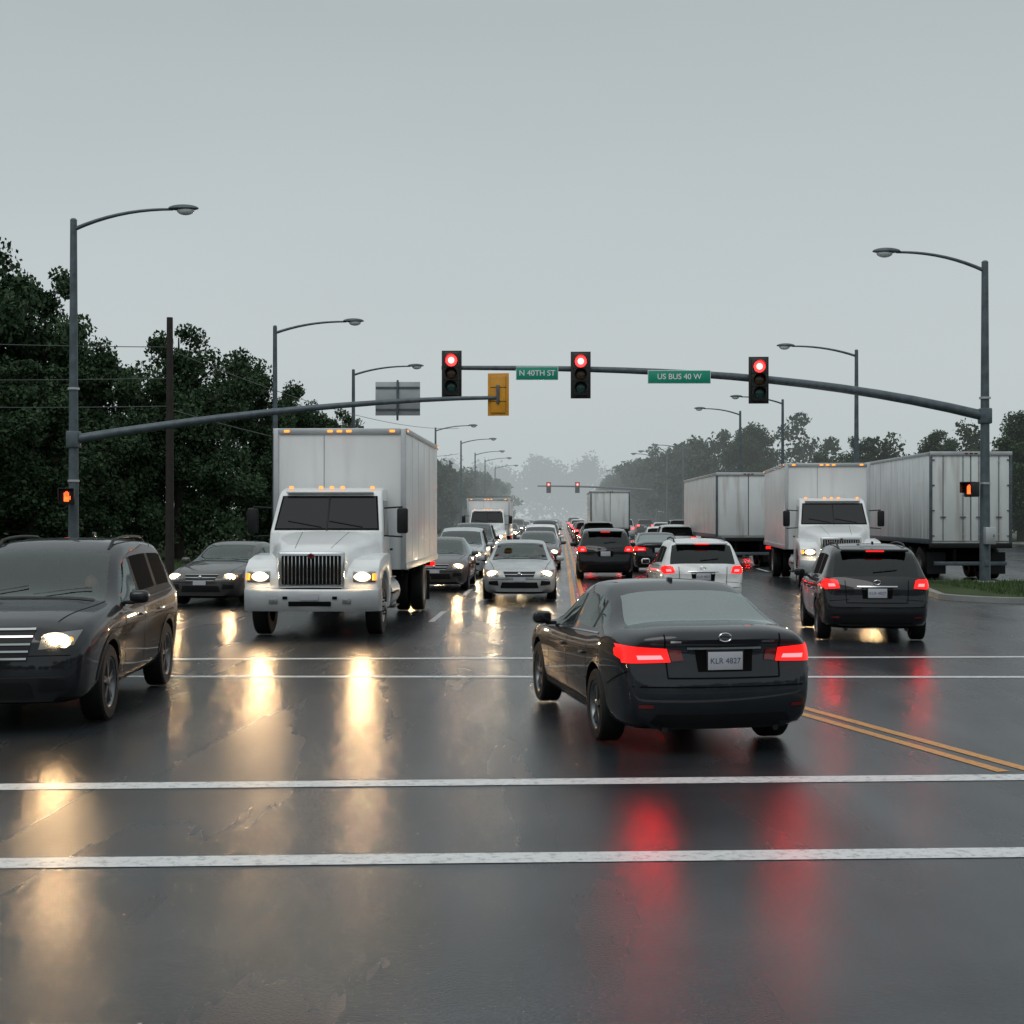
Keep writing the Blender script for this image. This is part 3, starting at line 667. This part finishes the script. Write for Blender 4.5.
def semi_trailer(name,loc,ang,L=13.0,m='boxd',h=2.85,plain=False):
    e=empty(name,(loc[0],loc[1],0.008),ang); W=1.30; z0=1.18; z1=z0+h
    box('cargo_box',(L/2,0,(z0+z1)/2),(L,2*W,h),M[m],e,.02)
    for s in(1,-1):
        box('top_rail',(L/2,s*(W+.01),z1-.05),(L,.03,.10),M['alu'],e,.006); box('bottom_rail',(L/2,s*(W+.012),z0+.07),(L,.03,.16),M['galv'],e,.006)
        for i in range(int(L/1.22)): box('side_panel_joint',(.8+i*1.22,s*(W+.001),(z0+z1)/2),(.035,.008,h-.3),M[m],e,0)
        box('rear_door_'+('left' if s>0 else 'right'),(-.025,s*.615,(z0+z1)/2-.01),(.04,1.19,h-.20),M[m],e,.008)
        box('rear_post',(-.03,s*(W-.035),(z0+z1)/2),(.10,.07,h),M['galv'],e,.008)
        if not plain:
            for yy in(.25,.88):
                tube('lock_rod',[(-.07,s*yy,z0+.1),(-.07,s*yy,z1-.12)],.012,M['galv'],e,6)
                box('lock_handle',(-.085,s*yy,z0+.85),(.03,.18,.035),M['galv'],e,.006)
                for z in(z0+.3,z1-.3): box('rod_guide',(-.07,s*yy,z),(.03,.05,.04),M['alu'],e,0)
            for z in np.linspace(z0+.25,z1-.25,4): box('door_hinge',(-.06,s*(W-.10),z),(.03,.11,.035),M['galv'],e,0)
        box('tail_lamp',(-.05,s*(W-.25),z0-.08),(.04,.3,.09),M['tailoff'],e,.01)
        for x in(2.0,3.25):
            for k in(0,1): add_wheel(e,'wheel',x-.6,s*(1.12-.32*k),.52,.28,'rear')
        tube('landing_leg',[(L-2.6,s*.8,.15),(L-2.6,s*.8,1.1)],.07,M['galv'],e,8); box('landing_foot',(L-2.6,s*.8,.08),(.3,.3,.05),M['galv'],e,0)
        box('mud_flap',(.45,s*.95,.55),(.02,.6,.7),M['black'],e,0)
        box('bumper_guard_strut',(.02,s*.5,.82),(.1,.1,.65),M['dark'],e,0)
    box('rear_sill',(-.03,0,z0-.06),(.12,2*W,.16),M['black'],e,.01); box('rear_header',(-.04,0,z1-.05),(.1,2*W,.13),M['alu'],e,.01)
    box('door_gap',(-.046,0,(z0+z1)/2),(.012,.015,h-.22),M['galv'],e,0)
    box('bumper_guard',(0,0,.55),(.1,2.3,.12),M['galv'],e,.01)
    for y in(-.15,0,.15): box('header_light',(-.095,y,z1-.05),(.02,.1,.04),M['tailoff'],e,0)
    for s in(1,-1): box('frame_rail',(L/2,s*.45,1.03),(L-.4,.1,.25),M['dark'],e,0)
    for x in(1.4,2.65): tube('axle',[(x,-1,.52),(x,1,.52)],.09,M['dark'],e,8)
    box('suspension',(2.0,0,.8),(2.6,1.2,.3),M['dark'],e,0)
    box('side_toolbox',(L*.5,1.0,.72),(1.6,.5,.5),M['black'],e,.02); box('spare_wheel_carrier',(L*.62,-.9,.75),(1.2,.5,.4),M['black'],e,.02)
    return e

# ------------------------------------------------------------ street furniture
def lamp_post(name,loc,h,arm,side,r=.13,armrise=.45):
    e=empty(name,(loc[0],loc[1],0)); s=side
    tube('pole',[(0,0,0),(0,0,h*.5),(0,0,h)],[r,r*.8,r*.6],M['galv'],e,14)
    box('base_plate',(0,0,.09),(.5,.5,.18),M['conc'],e,.02)
    tube('pole_cap',[(0,0,h),(0,0,h+.05)],[r*.66,r*.4],M['galv'],e,10)
    pts=[(s*arm*t,0,h-.25+armrise*(1-(1-t)**2.2)) for t in np.linspace(0,1,10)]
    tube('arm',pts,[.055-.02*t for t in np.linspace(0,1,10)],M['galv'],e,10)
    hx=s*(arm+.28); hz=pts[-1][2]
    bm=bmesh.new(); bmesh.ops.create_uvsphere(bm,u_segments=20,v_segments=12,radius=1); bmesh.ops.scale(bm,vec=(.42,.17,.11),verts=bm.verts)
    for v in bm.verts:
        if v.co.z<0: v.co.z*=.45
    bmesh.ops.translate(bm,vec=(hx,0,hz+.02),verts=bm.verts); bm_obj('lamp_head',bm,M['galv'],e)
    ball('lamp_refractor',(hx+s*.06,0,hz-.03),(.24,.13,.13),M['lampglass'],e)
    return e
def signal_head(name,loc,ang,body='sigblk',lit=True,h=1.36):
    e=empty(name,loc,ang); w=.42
    box('housing',(0,0,0),(.22,w,h-.14),M[body],e,.03)
    box('backplate',(-.05,0,0),(.02,w+.16,h),M[body],e,.012)
    for i,(z,mm) in enumerate(((.38,'sigred' if lit else 'sigamb'),(0,'sigamb'),(-.38,'siggrn'))):
        ball('lens',(.11,0,z),(.05,.165,.165),M[mm],e)
        if i==0 and lit: ball('lens_core',(.145,0,z),(.03,.095,.095),M['sigredc'],e)
        V=[];F=[];n=16
        for k in range(n+1):
            t=R_(-35+250*k/n); y=.185*math.cos(t);zz=.185*math.sin(t); ln=.10+.16*max(0,math.sin(t))
            V+=[(.10,y,z+zz),(.10+ln,y,z+zz),(.10+ln,y*.93,z+zz*.93),(.10,y*.93,z+zz*.93)]
        for k in range(n):
            for q in range(4):
                q2=(q+1)%4; F.append((k*4+q,k*4+q2,(k+1)*4+q2,(k+1)*4+q))
        mesh_obj('visor',V,F,M[body],e,smooth=True,sharp=40)
    for z in(.19,-.19): box('section_joint',(0,0,z),(.235,w+.012,.012),M['seam'],e,0)
    box('mount_bracket',(-.12,0,0),(.10,.08,.5),M['galv'],e,.01)
    return e
def mast(name,loc,h,pts,r0,r1,lum,side,pr=.16):
    e=lamp_post(name,loc,h,lum,side,pr,.55)
    n=len(pts); tube('mast_arm',[(p[0]-loc[0],p[1]-loc[1],p[2]) for p in pts],[r0+(r1-r0)*i/(n-1) for i in range(n)],M['galv'],e,14)
    p=pts[0]; box('arm_flange',(p[0]-loc[0],p[1]-loc[1],p[2]),(.34,.34,.46),M['galv'],e,.04)
    for z in(3.0,5.5): tube('band',[(0,0,z),(0,0,z+.06)],pr*1.05,M['alu'],e,14)
    box('hand_hole',(0,-pr,.7),(.12,.03,.2),M['galv'],e,.01)
    return e
def ped_signal(name,loc,ang):
    e=empty(name,loc,ang)
    box('housing',(0,0,0),(.22,.42,.44),M['sigblk'],e,.03); box('visor_top',(.18,0,.21),(.18,.42,.02),M['sigblk'],e,.005)
    for s in(1,-1): box('visor_side',(.18,s*.2,.05),(.18,.02,.30),M['sigblk'],e,.005)
    m=M['hand']
    box('hand_palm',(.118,0,-.07),(.012,.13,.13),m,e,.004)
    for i,l in enumerate((.10,.13,.14,.11)): box('hand_finger',(.118,-.052+.035*i,.0+l/2-.003),(.012,.024,l),m,e,.003)
    box('hand_thumb',(.118,.09,-.04),(.012,.026,.10),m,e,.003)
    tube('bracket',[(-.1,0,.1),(-.25,0,.1)],.03,M['galv'],e,8)
    return e
def street_sign(name,loc,w,h,text):
    e=empty(name,loc)
    box('panel',(0,0,0),(w,.03,h),M['green'],e,.008); box('border',(0,.004,0),(w+.03,.02,h+.03),M['signw'],e,.004)
    cu=bpy.data.curves.new('legend','FONT'); cu.body=text; cu.size=h*.62; cu.align_x='CENTER'; cu.align_y='CENTER'; cu.offset=.003; cu.materials.append(M['signw'])
    t=bpy.data.objects.new('legend',cu); t.location=(0,-.021,0); t.rotation_euler=(R_(90),0,0); link(t,e)
    for s in(-.35,.35): box('hanger',(s*w,.06,.02),(.05,.09,h*.9),M['galv'],e,.005)
    return e

# ------------------------------------------------------------ trees
def leaf_arrays(cent,rad,n,size,rng,flat=.85):
    K=len(cent); c=np.repeat(np.array(cent),n,0); r=np.repeat(np.array(rad),n)
    d=rng.normal(size=(K*n,3)); d/=np.linalg.norm(d,axis=1)[:,None]
    rr=r*(rng.random(K*n)**.5); p=c+d*rr[:,None]*np.array([1,1,flat])
    a=rng.normal(size=(K*n,3)); a/=np.linalg.norm(a,axis=1)[:,None]
    b=np.cross(a,rng.normal(size=(K*n,3))); b/=np.linalg.norm(b,axis=1)[:,None]
    s=size*(.55+.8*rng.random(K*n))[:,None]
    a=a*s; b=b*s*.6
    return np.stack([p-a,p-b*.9,p+a,p+b],1).reshape(-1,3)
def quads_obj(name,co,m,parent=None):
    n=len(co)//4; me=bpy.data.meshes.new(name); me.vertices.add(n*4); me.vertices.foreach_set('co',co.astype(np.float32).ravel())
    me.loops.add(n*4); me.loops.foreach_set('vertex_index',np.arange(n*4,dtype=np.int32)); me.polygons.add(n)
    me.polygons.foreach_set('loop_start',np.arange(0,n*4,4,dtype=np.int32)); me.polygons.foreach_set('loop_total',np.full(n,4,dtype=np.int32))
    me.update(calc_edges=True); me.validate(); me.materials.append(m)
    return link(bpy.data.objects.new(name,me),parent)
def tree_variant(seed):
    rng=np.random.default_rng(seed); H=10.
    cent=[];rad=[];limbs=[]
    for i in range(17):
        f=.16+.78*(i+rng.random()*.7)/17; ang=i*2.4+rng.random()*1.2; reach=(2.7*math.sin(math.pi*min(1,(f*.86+.12))**1.1)+.7)*(.7+.45*rng.random())
        z0=H*f*.74; tip=(math.cos(ang)*reach,math.sin(ang)*reach,H*f*.88)
        limbs.append(((0,0,z0),tip))
        for k in range(8):
            t=.22+.78*rng.random(); j=rng.normal(size=3)*.5
            cent.append((tip[0]*t+j[0],tip[1]*t+j[1],z0+(tip[2]-z0)*t+j[2]*.7)); rad.append(.40+.50*rng.random())
    for k in range(12):
        cent.append((rng.normal()*.65,rng.normal()*.65,H*(.74+.18*rng.random()))); rad.append(.4+.4*rng.random())
    for k in range(8):
        cent.append((rng.normal()*1.8,rng.normal()*1.8,H*(.06+.10*rng.random()))); rad.append(.7+.4*rng.random())
    return limbs,leaf_arrays(cent,rad,230,.095,rng)
_tv=[tree_variant(100+s) for s in range(5)]
_tm={}
def tree(name,x,y,h,wd=1.0,var=0,rot=0,lm='leaf'):
    e=empty(name,(x,y,0),rot); e.scale=(h/10*wd,h/10*wd,h/10)
    limbs,lv=_tv[var]
    if (var,lm) not in _tm:
        o=quads_obj('crown_leaves',lv,M[lm],e)
        t=tube('trunk',[(0,0,-.3),(.05,0,2.5),(-.08,.05,5.5),(0,0,9)],[.26,.2,.13,.03],M['bark'],e,10)
        V=[];F=[]
        for a,b in limbs:
            a=Vector(a);b=Vector(b);d=(b-a).normalized();u=d.cross(Vector((0,0,1))).normalized();v=d.cross(u);bs=len(V)
            for p,r in((a,.09),(b,.015)):
                for k in range(6): V.append(p+(u*math.cos(k*1.047)+v*math.sin(k*1.047))*r)
            for k in range(6): F.append((bs+k,bs+(k+1)%6,bs+6+(k+1)%6,bs+6+k))
        l=mesh_obj('limbs',V,F,M['bark'],e,smooth=True)
        _tm[(var,lm)]=(o.data,t.data,l.data)
    else:
        for nme,me in zip(('crown_leaves','trunk','limbs'),_tm[(var,lm)]): link(bpy.data.objects.new(nme,me),e)
    return e
def tree_mass(name,pts,m,seed,cr=1.8,leaf=.4,n=90,step=2.5,depth=8):
    rng=np.random.default_rng(seed); cent=[];rad=[]
    for (x0,y0,h0),(x1,y1,h1) in zip(pts[:-1],pts[1:]):
        L=math.hypot(x1-x0,y1-y0); k=max(1,int(L/step))
        for i in range(k):
            t=(i+rng.random())/k; x=x0+(x1-x0)*t+rng.normal()*1.0; y=y0+(y1-y0)*t+rng.random()*depth; h=(h0+(h1-h0)*t)*(.78+.30*rng.random())
            w=h*.26
            for q in range(int(9+h*.6)):
                f=rng.random()**.8; z=h*(.06+.9*f); ww=w*math.sqrt(max(.05,1-(2*f-.9)**2*.75))
                a=rng.random()*6.28; cent.append((x+math.cos(a)*ww*rng.random()**.5,y+math.sin(a)*ww*.8,z)); rad.append(cr*(.5+.6*rng.random())*h/11)
    return quads_obj(name,leaf_arrays(cent,rad,n,leaf,rng),m)

# ============================================================ SETTING
def sheet(name,pts,z,m,parent=None):
    return mesh_obj(name,[(x,y,z) for x,y in pts],[tuple(range(len(pts)))],m,parent)
sheet('ground',[(-2000,-300),(2000,-300),(2000,3000),(-2000,3000)],-.012,M['grass'])
RS=.035
def rx(off,y): return off+RS*y
sheet('road',[(-90,-25),(-13,-25),(-13,-80),(13,-80),(13,-25),(90,-25),(90,33),(60,48),(60,75),(24,110),(rx(12.5,600),600),(rx(-10.2,600),600),(rx(-10.2,30),30),(-14.5,25.5),(-90,25.5)],.0,M['road'])
mk=empty('road_markings',(0,0,0))
def stripe(name,p0,p1,w,m):
    d=Vector((p1[0]-p0[0],p1[1]-p0[1])).normalized(); n=Vector((-d.y,d.x))*w/2
    return sheet(name,[(p0[0]-n.x,p0[1]-n.y),(p1[0]-n.x,p1[1]-n.y),(p1[0]+n.x,p1[1]+n.y),(p0[0]+n.x,p0[1]+n.y)],.004,M[m],mk)
stripe('crosswalk_line_a',(-16,8.57-.044*16),(16,8.57+.044*16),.25,'mw')
stripe('crosswalk_line_b',(-16,11.0-.05*16),(16,11.0+.05*16),.25,'mw')
stripe('crosswalk_line_c',(-8.5,18.2),(15,18.1),.18,'mw')
stripe('crosswalk_line_d',(-8.5,20.3),(15,20.9),.18,'mw')
stripe('yellow_line',(4.02,11.45),(2.2,17.75),.12,'my'); stripe('yellow_line',(4.26,11.52),(2.44,17.75),.12,'my')
for o in(.30,.56): stripe('centre_line_yellow',(rx(o,27),27),(rx(o,320),320),.12,'my')
for o in(-2.55,-6.2,4.1,7.7):
    y=27.5 if o==-2.55 else 34
    while y<260:
        stripe('lane_dash',(rx(o,y),y),(rx(o,y+3),y+3),.12,'mw'); y+=9 if y<120 else 18
stripe('edge_line',(rx(-9.7,26),26),(rx(-9.7,320),320),.12,'mw'); stripe('edge_line',(rx(11.9,60),60),(rx(11.9,320),320),.12,'mw')

def kerb_island(name,pts,top='grass'):
    e=empty(name,(0,0,0)); n=len(pts)
    P=[Vector(p) for p in pts]; cen=sum(P,Vector((0,0)))/n
    inn=[p+(cen-p).normalized()*.22 for p in P]
    V=[(p.x,p.y,-.02) for p in P]+[(p.x+(cen-p).normalized().x*.02,p.y+(cen-p).normalized().y*.02,.13) for p in P]+[(p.x,p.y,.135) for p in inn]
    F=[]
    for i in range(n):
        j=(i+1)%n; F.append((i,j,n+j,n+i)); F.append((n+i,n+j,2*n+j,2*n+i))
    mesh_obj('kerb',V,F,M['conc'],e)
    mesh_obj('fill',[(p.x,p.y,.128) for p in inn],[tuple(range(n))],M[top],e)
    return e
def arc(cx,cy,r,a0,a1,n=10): return [(cx+r*math.cos(R_(a0+(a1-a0)*i/n)),cy+r*math.sin(R_(a0+(a1-a0)*i/n))) for i in range(n+1)]
kerb_island('traffic_island',[(60,33.2)]+[(60,41.5)]+[(15,42.2)]+arc(13.3,40.4,1.9,100,190)+arc(13.0,35.4,2.4,190,265)+[(20,32.9)],'grass')
kerb_island('verge',arc(-12.7,29.5,3.0,270,358)[:]+[(rx(-10.5,60),60),(rx(-10.5,300),300),(-40,300),(-90,120),(-90,26.5)],'grass')
kerb_island('roadside_verge',[(26,112),(rx(12.9,300),300),(120,300),(120,60),(62,60),(62,77)],'grass')
rng=np.random.default_rng(3); nb=14000
px=np.concatenate([rng.uniform(12.2,30,nb//2),rng.uniform(-24,-11,nb//2)]); py=np.concatenate([rng.uniform(33.6,41.3,nb//2),rng.uniform(30,60,nb//2)])
hh=rng.uniform(.05,.16,nb); dx=rng.normal(size=nb)*.03; dy=rng.normal(size=nb)*.03
co=np.stack([np.stack([px-.014,py,np.full(nb,.12)],1),np.stack([px+.014,py,np.full(nb,.12)],1),np.stack([px+dx+.004,py+dy,.12+hh],1),np.stack([px+dx-.004,py+dy,.12+hh],1)],1).reshape(-1,3)
quads_obj('grass_tufts',co,leafmat('grass_blades',(.03,.055,.02),(.07,.11,.035)))

T=[(-27.0,56,16.6,1.0,0),(-24.0,60,16.4,.85,1),(-21.0,61,13.6,.80,2),(-17.8,60,10.4,.9,3),(-15.0,63,11.2,.95,4),(-13.5,71,11.2,.9,0),(-12.6,80,10.2,.9,1),(-11.9,90,9.4,.95,2),(-30,50,15.5,1.1,3),(-23.5,52,11,1.1,4),(-18.5,54,8.6,1.2,1)]
for i,(x,y,h,w,v) in enumerate(T): tree('broadleaf_tree',x,y,h,w,v,rot=i*1.3)
tree_mass('reflection_tree_line',[(-42,70,12.5),(-30,70,11.5),(-22,72,11),(-15,84,9.5),(-12.5,100,9),(-10.5,125,8.6)],M['leaf'],5,cr=1.5,leaf=.19,n=150,step=2.0,depth=6)
tree_mass('reflection_tree_line',[(-10.6,125,8),(-9,150,8.2),(-8,180,8.2),(-6,220,8.5),(-3,300,9)],M['leaf_mid'],6,cr=1.6,leaf=.28,n=90,step=3.0,depth=10)
tree_mass('reflection_tree_line',[(-90,620,28),(-10,600,25),(20,580,23),(46,570,24),(80,530,22),(100,500,20)],M['leaf_far'],8,cr=3,leaf=.9,n=70,step=6,depth=30)
tree_mass('reflection_tree_line',[(22,330,9),(19,230,9.5),(20,190,11),(22,155,11),(24,144,12.0),(29,143,12.3),(33,142,9)],M['leaf_mid'],9,cr=1.6,leaf=.27,n=110,step=2.4,depth=8)
tree_mass('reflection_tree_line',[(25,122,7.2),(31,116,8.8),(36,114,9.6),(43,110,9.8),(52,106,9.4)],M['leaf'],10,cr=1.4,leaf=.20,n=140,step=1.8,depth=6)
for x,y,h,w,v in((30.0,118,9.2,1.1,2),(34,112,9.4,1.1,0),(38.5,106,10.6,1.1,4),(24.2,142,12.4,1,3)): tree('broadleaf_tree',x,y,h,w,v,rot=x)
tree_mass('reflection_tree_line',[(-100,20,11),(-70,-30,12),(-30,-52,12),(-14,-75,11)],M['leaf'],21,cr=2.2,leaf=.5,n=40,step=3,depth=8)  # this and next two: unseen trees behind camera, added to darken car reflections
tree_mass('reflection_tree_line',[(14,-75,11),(32,-50,12),(70,-30,12),(100,20,11)],M['leaf'],22,cr=2.2,leaf=.5,n=40,step=3,depth=8)
tree_mass('reflection_tree_line',[(-60,-220,16),(0,-230,14),(60,-220,16)],M['leaf_mid'],23,cr=3,leaf=.9,n=30,step=5,depth=8)

lamp_post('street_lamp',(-9.31,55),9.5,2.8,1); lamp_post('street_lamp',(-8.1,71.5),9.5,2.9,1); lamp_post('street_lamp',(-6.5,119),9.5,2.9,1)
for x,y in((-5.1,140),(-4.4,167),(-3.6,187),(-2.6,215)): lamp_post('street_lamp',(x,y),9.5,2.9,1)
lamp_post('street_lamp',(15.5,63),9.5,2.9,-1); lamp_post('street_lamp',(17.4,90),9.5,2.7,-1); lamp_post('street_lamp',(16.3,100),9.5,2.6,-1)
for x,y in((18.6,152),(18.5,167),(19.0,200),(19.5,240)): lamp_post('street_lamp',(x,y),9.5,2.8,-1)

PX,PY=13.85,41.0
mastz=lambda x:5.0+1.38*(1-(1-(PX-x)/15.9)**2.8)
pr=[(PX-i/15*15.9,PY-i/15*.3,mastz(PX-i/15*15.9)) for i in range(16)]
mast('signal_mast',(PX,PY),9.5,pr,.15,.06,2.6,-1)
for x in(7.15,1.99,-1.75):
    signal_head('traffic_light',(x,PY-.45,mastz(x)-.19+(.12 if x>5 else 0)),R_(-92))
street_sign('street_name_sign',(4.86,PY-.32,mastz(4.86)-.13),1.8,.36,'US BUS 40 W')
street_sign('street_name_sign',(.73,PY-.32,mastz(.73)-.15),1.2,.36,'N 40TH ST')
# the next intersection's mast arm far down the road
FY=176; pf=[(18.2-t*15,FY,5.2+.55*(1-(1-t)**2)) for t in np.linspace(0,1,8)]
mast('signal_mast',(18.2,FY),9.5,pf,.16,.08,2.6,-1)
for x in(4.6,8.2): signal_head('traffic_light',(x,FY-.4,5.55),R_(-90))
LX,LY=-11.9,38.0
pl=[]
for i in range(12):
    t=i/11; pl.append((LX+t*11.5,LY-.2*t,4.15+1.12*(1-(1-t)**1.7)))
mast('signal_mast',(LX,LY),10.1,pl,.13,.05,2.7,1,.15)
signal_head('traffic_light',(-.36,LY-.1,5.36),R_(80),body='yel',lit=False,h=1.15)
e=empty('traffic_sign',(-3.12,LY+.25,5.28))
box('panel',(0,0,0),(1.22,.02,.92),M['signback'],e,.01)
for s_ in(-.3,.3): box('stiffener',(0,-.025,s_),(1.2,.03,.05),M['galv'],e,0)
tube('bracket',[(0,-.12,-.6),(0,-.05,.5)],.03,M['galv'],e,8)
ped_signal('pedestrian_signal',(LX-.05,LY-.42,2.6),R_(-78))
ped_signal('pedestrian_signal',(PX-.42,PY-.1,2.85),R_(-150))
e=empty('signal_controller_box',(PX+.05,PY-.26,1.5)); box('cabinet',(0,0,0),(.3,.25,.5),M['alu'],e,.02); box('door_latch',(.08,-.13,0),(.02,.02,.08),M['black'],e,.004)

e=empty('utility_pole',(-11.0,45,0)); tube('pole',[(0,0,0),(0,0,8.45)],[.15,.10],M['wood'],e,12)
for z,m_ in((7.5,1.6),(6.5,.9),(5.6,.9)):
    pts=[(-t*24,t*4,z+m_*t-1.0*t*(1-t)) for t in np.linspace(0,1,16)]; tube('wire',pts,.014,M['wire'],e,5)
for z in(7.4,5.5):
    pts=[(t*7,t*60,z+1.2*t-3.0*t*(1-t)) for t in np.linspace(0,1,20)]; tube('wire',pts,.014,M['wire'],e,5)

# ============================================================ VEHICLES
AW=R_(88); ON=R_(-92)
car('sedan','sedan','p_grey',(1.42,14.5),R_(99.7),rear=2,detail=2)
car('suv','suv','p_charcoal',(-5.14,15.75),R_(-87.3),front=1,detail=2,rails='b',headm='head',scale=1.03,drv=True)
car('suv','crossover','p_charcoal',(6.17,24.9),R_(83.5),rear=2,detail=2,rails='b',chmsl=True,scale=.97)
box_truck('box_truck',(-3.36,24.6),R_(-92.0))
box_truck('box_truck',(9.35,40.3),R_(-95.5),boxL=7.6,bh=2.62)
box_truck('box_truck',(-1.35,74),ON,boxL=5.5,bh=2.2,sc=.92)
semi_trailer('semi_trailer',(14.6,44.6),R_(88.5),L=12.5,h=2.92)
semi_trailer('semi_trailer',(9.45,56),R_(89),L=12,h=2.6,plain=True)
semi_trailer('semi_trailer',(6.45,92),AW,L=12,h=2.5,plain=True)
car('sedan','sedan','p_beige',(-6.80,34.3),R_(-97),front=1,detail=2,headm='head',drv=True)
car('sedan','sedan','p_silver',(.22,36.0),R_(-91),front=1,detail=2,drv=True)
car('sedan','sedan','p_beige',(-2.05,40.8),ON,front=1,headm='head')
car('suv','crossover','p_silver',(-1.75,49),ON,front=1)
car('suv','suv','p_charcoal',(-1.6,58),ON,front=1)
car('sedan','sedan','p_beige',(1.05,56),ON,front=1)
car('suv','crossover','p_white',(1.35,66),ON,front=1)
for i,(o,y,k,p) in enumerate([(-1.0,80,'sedan','p_silver'),(-1.1,93,'suv','p_black'),(-4.2,95,'crossover','p_white'),(-.9,108,'sedan','p_white'),(-4.2,112,'sedan','p_charcoal'),(-1,125,'crossover','p_silver'),(-4.3,132,'suv','p_beige'),(-1,145,'sedan','p_blue'),(-4.2,158,'sedan','p_white'),(-1,180,'sedan','p_silver'),(-4.2,190,'sedan','p_white'),(-1,215,'sedan','p_black')]):
    car('suv' if k!='sedan' else 'sedan',k,p,(rx(o,y),y),ON,front=1,detail=0)
car('suv','crossover','p_white',(4.0,31.2),R_(89),rear=2,detail=2,rails='b',chmsl=True,scale=.96)
car('suv','crossover','p_black',(3.08,47.2),AW,rear=2,chmsl=True)
car('sedan','sedan','p_charcoal',(5.35,52.5),AW,rear=2)
for i,(o,y,k,p) in enumerate([(1.9,61,'sedan','p_red'),(5.3,66,'crossover','p_silver'),(1.9,73,'suv','p_black'),(1.9,85,'sedan','p_charcoal'),(5.4,78,'sedan','p_white'),(1.8,98,'crossover','p_red'),(1.8,112,'sedan','p_black'),(5.4,122,'suv','p_silver'),(1.8,128,'sedan','p_blue'),(5.4,140,'sedan','p_black'),(1.8,148,'crossover','p_white'),(1.8,170,'sedan','p_black'),(8.6,72,'sedan','p_black'),(8.7,84,'crossover','p_white'),(8.7,104,'suv','p_charcoal'),(1.8,200,'suv','p_black'),(5.4,185,'sedan','p_red'),(8.9,125,'sedan','p_white'),(8.9,150,'crossover','p_black')]):
    car('suv' if k!='sedan' else 'sedan',k,p,(rx(o,y),y),AW,rear=2,detail=0)

# mist hanging over the road ahead: homogeneous volume, haze light put in by emission
vm=bpy.data.materials.new('emissive_mist'); vm.use_nodes=True; nt=vm.node_tree
for n in list(nt.nodes): nt.nodes.remove(n)
o=nn(nt,'ShaderNodeOutputMaterial'); ab=nn(nt,'ShaderNodeVolumeAbsorption'); em=nn(nt,'ShaderNodeEmission'); ad=nn(nt,'ShaderNodeAddShader')
DEN=.0023
ab.inputs['Color'].default_value=(0,0,0,1); ab.inputs['Density'].default_value=DEN
em.inputs[0].default_value=(.50,.555,.565,1); em.inputs[1].default_value=DEN
nt.links.new(ab.outputs[0],ad.inputs[0]); nt.links.new(em.outputs[0],ad.inputs[1]); nt.links.new(ad.outputs[0],o.inputs['Volume'])
box('emissive_mist',(0,92+600,19.9),(1400,1200,40),vm)

# ============================================================ WORLD / LIGHT / CAMERA
w=bpy.data.worlds.new('World'); scene.world=w; w.use_nodes=True; nt=w.node_tree; L=nt.links.new
bg=nt.nodes['Background']; bg.inputs[1].default_value=1.0
sky=nn(nt,'ShaderNodeTexSky'); sky.sky_type='NISHITA'; sky.sun_disc=False; sky.sun_elevation=R_(50); sky.sun_rotation=R_(200)
sk=nn(nt,'ShaderNodeVectorMath',operation='SCALE'); sk.inputs['Scale'].default_value=.06; L(sky.outputs[0],sk.inputs[0])
tc=nn(nt,'ShaderNodeTexCoord'); sp=nn(nt,'ShaderNodeSeparateXYZ'); L(tc.outputs['Generated'],sp.inputs[0])
cr=nn(nt,'ShaderNodeValToRGB'); el=cr.color_ramp.elements
el[0].position=0; el[0].color=(.60,.645,.65,1); el[1].position=1; el[1].color=(.90,.94,.95,1)
a=el.new(.10); a.color=(.58,.63,.64,1)
a=el.new(.34); a.color=(.46,.515,.53,1)
a=el.new(.60); a.color=(.62,.67,.68,1)
L(sp.outputs[2],cr.inputs[0])
mp=nn(nt,'ShaderNodeMapping'); mp.inputs['Scale'].default_value=(1.2,1.2,4); L(tc.outputs['Generated'],mp.inputs[0])
nz=nn(nt,'ShaderNodeTexNoise'); nz.inputs['Scale'].default_value=1.6; nz.inputs['Detail'].default_value=5; L(mp.outputs[0],nz.inputs['Vector'])
mr=nn(nt,'ShaderNodeMapRange'); mr.inputs[3].default_value=.92; mr.inputs[4].default_value=1.08; L(nz.outputs[0],mr.inputs[0])
cs=nn(nt,'ShaderNodeVectorMath',operation='SCALE'); L(cr.outputs[0],cs.inputs[0]); L(mr.outputs[0],cs.inputs['Scale'])
mx=nn(nt,'ShaderNodeMix',data_type='RGBA'); mx.inputs['Factor'].default_value=.95; L(sk.outputs[0],mx.inputs['A']); L(cs.outputs[0],mx.inputs['B'])
L(mx.outputs['Result'],bg.inputs[0])
sd=bpy.data.lights.new('sun','SUN'); sd.energy=.6; sd.angle=R_(30); sd.color=(1,.98,.95); so=bpy.data.objects.new('sun',sd); link(so)
so.rotation_euler=(R_(42),0,R_(-20))
cd=bpy.data.cameras.new('camera'); cd.sensor_width=36; cd.lens=36*1400/1024; cd.shift_y=.003; cd.clip_end=5000
cam=bpy.data.objects.new('camera',cd); cam.location=(0,0,2.1); cam.rotation_euler=(R_(90),0,0); link(cam); scene.camera=cam
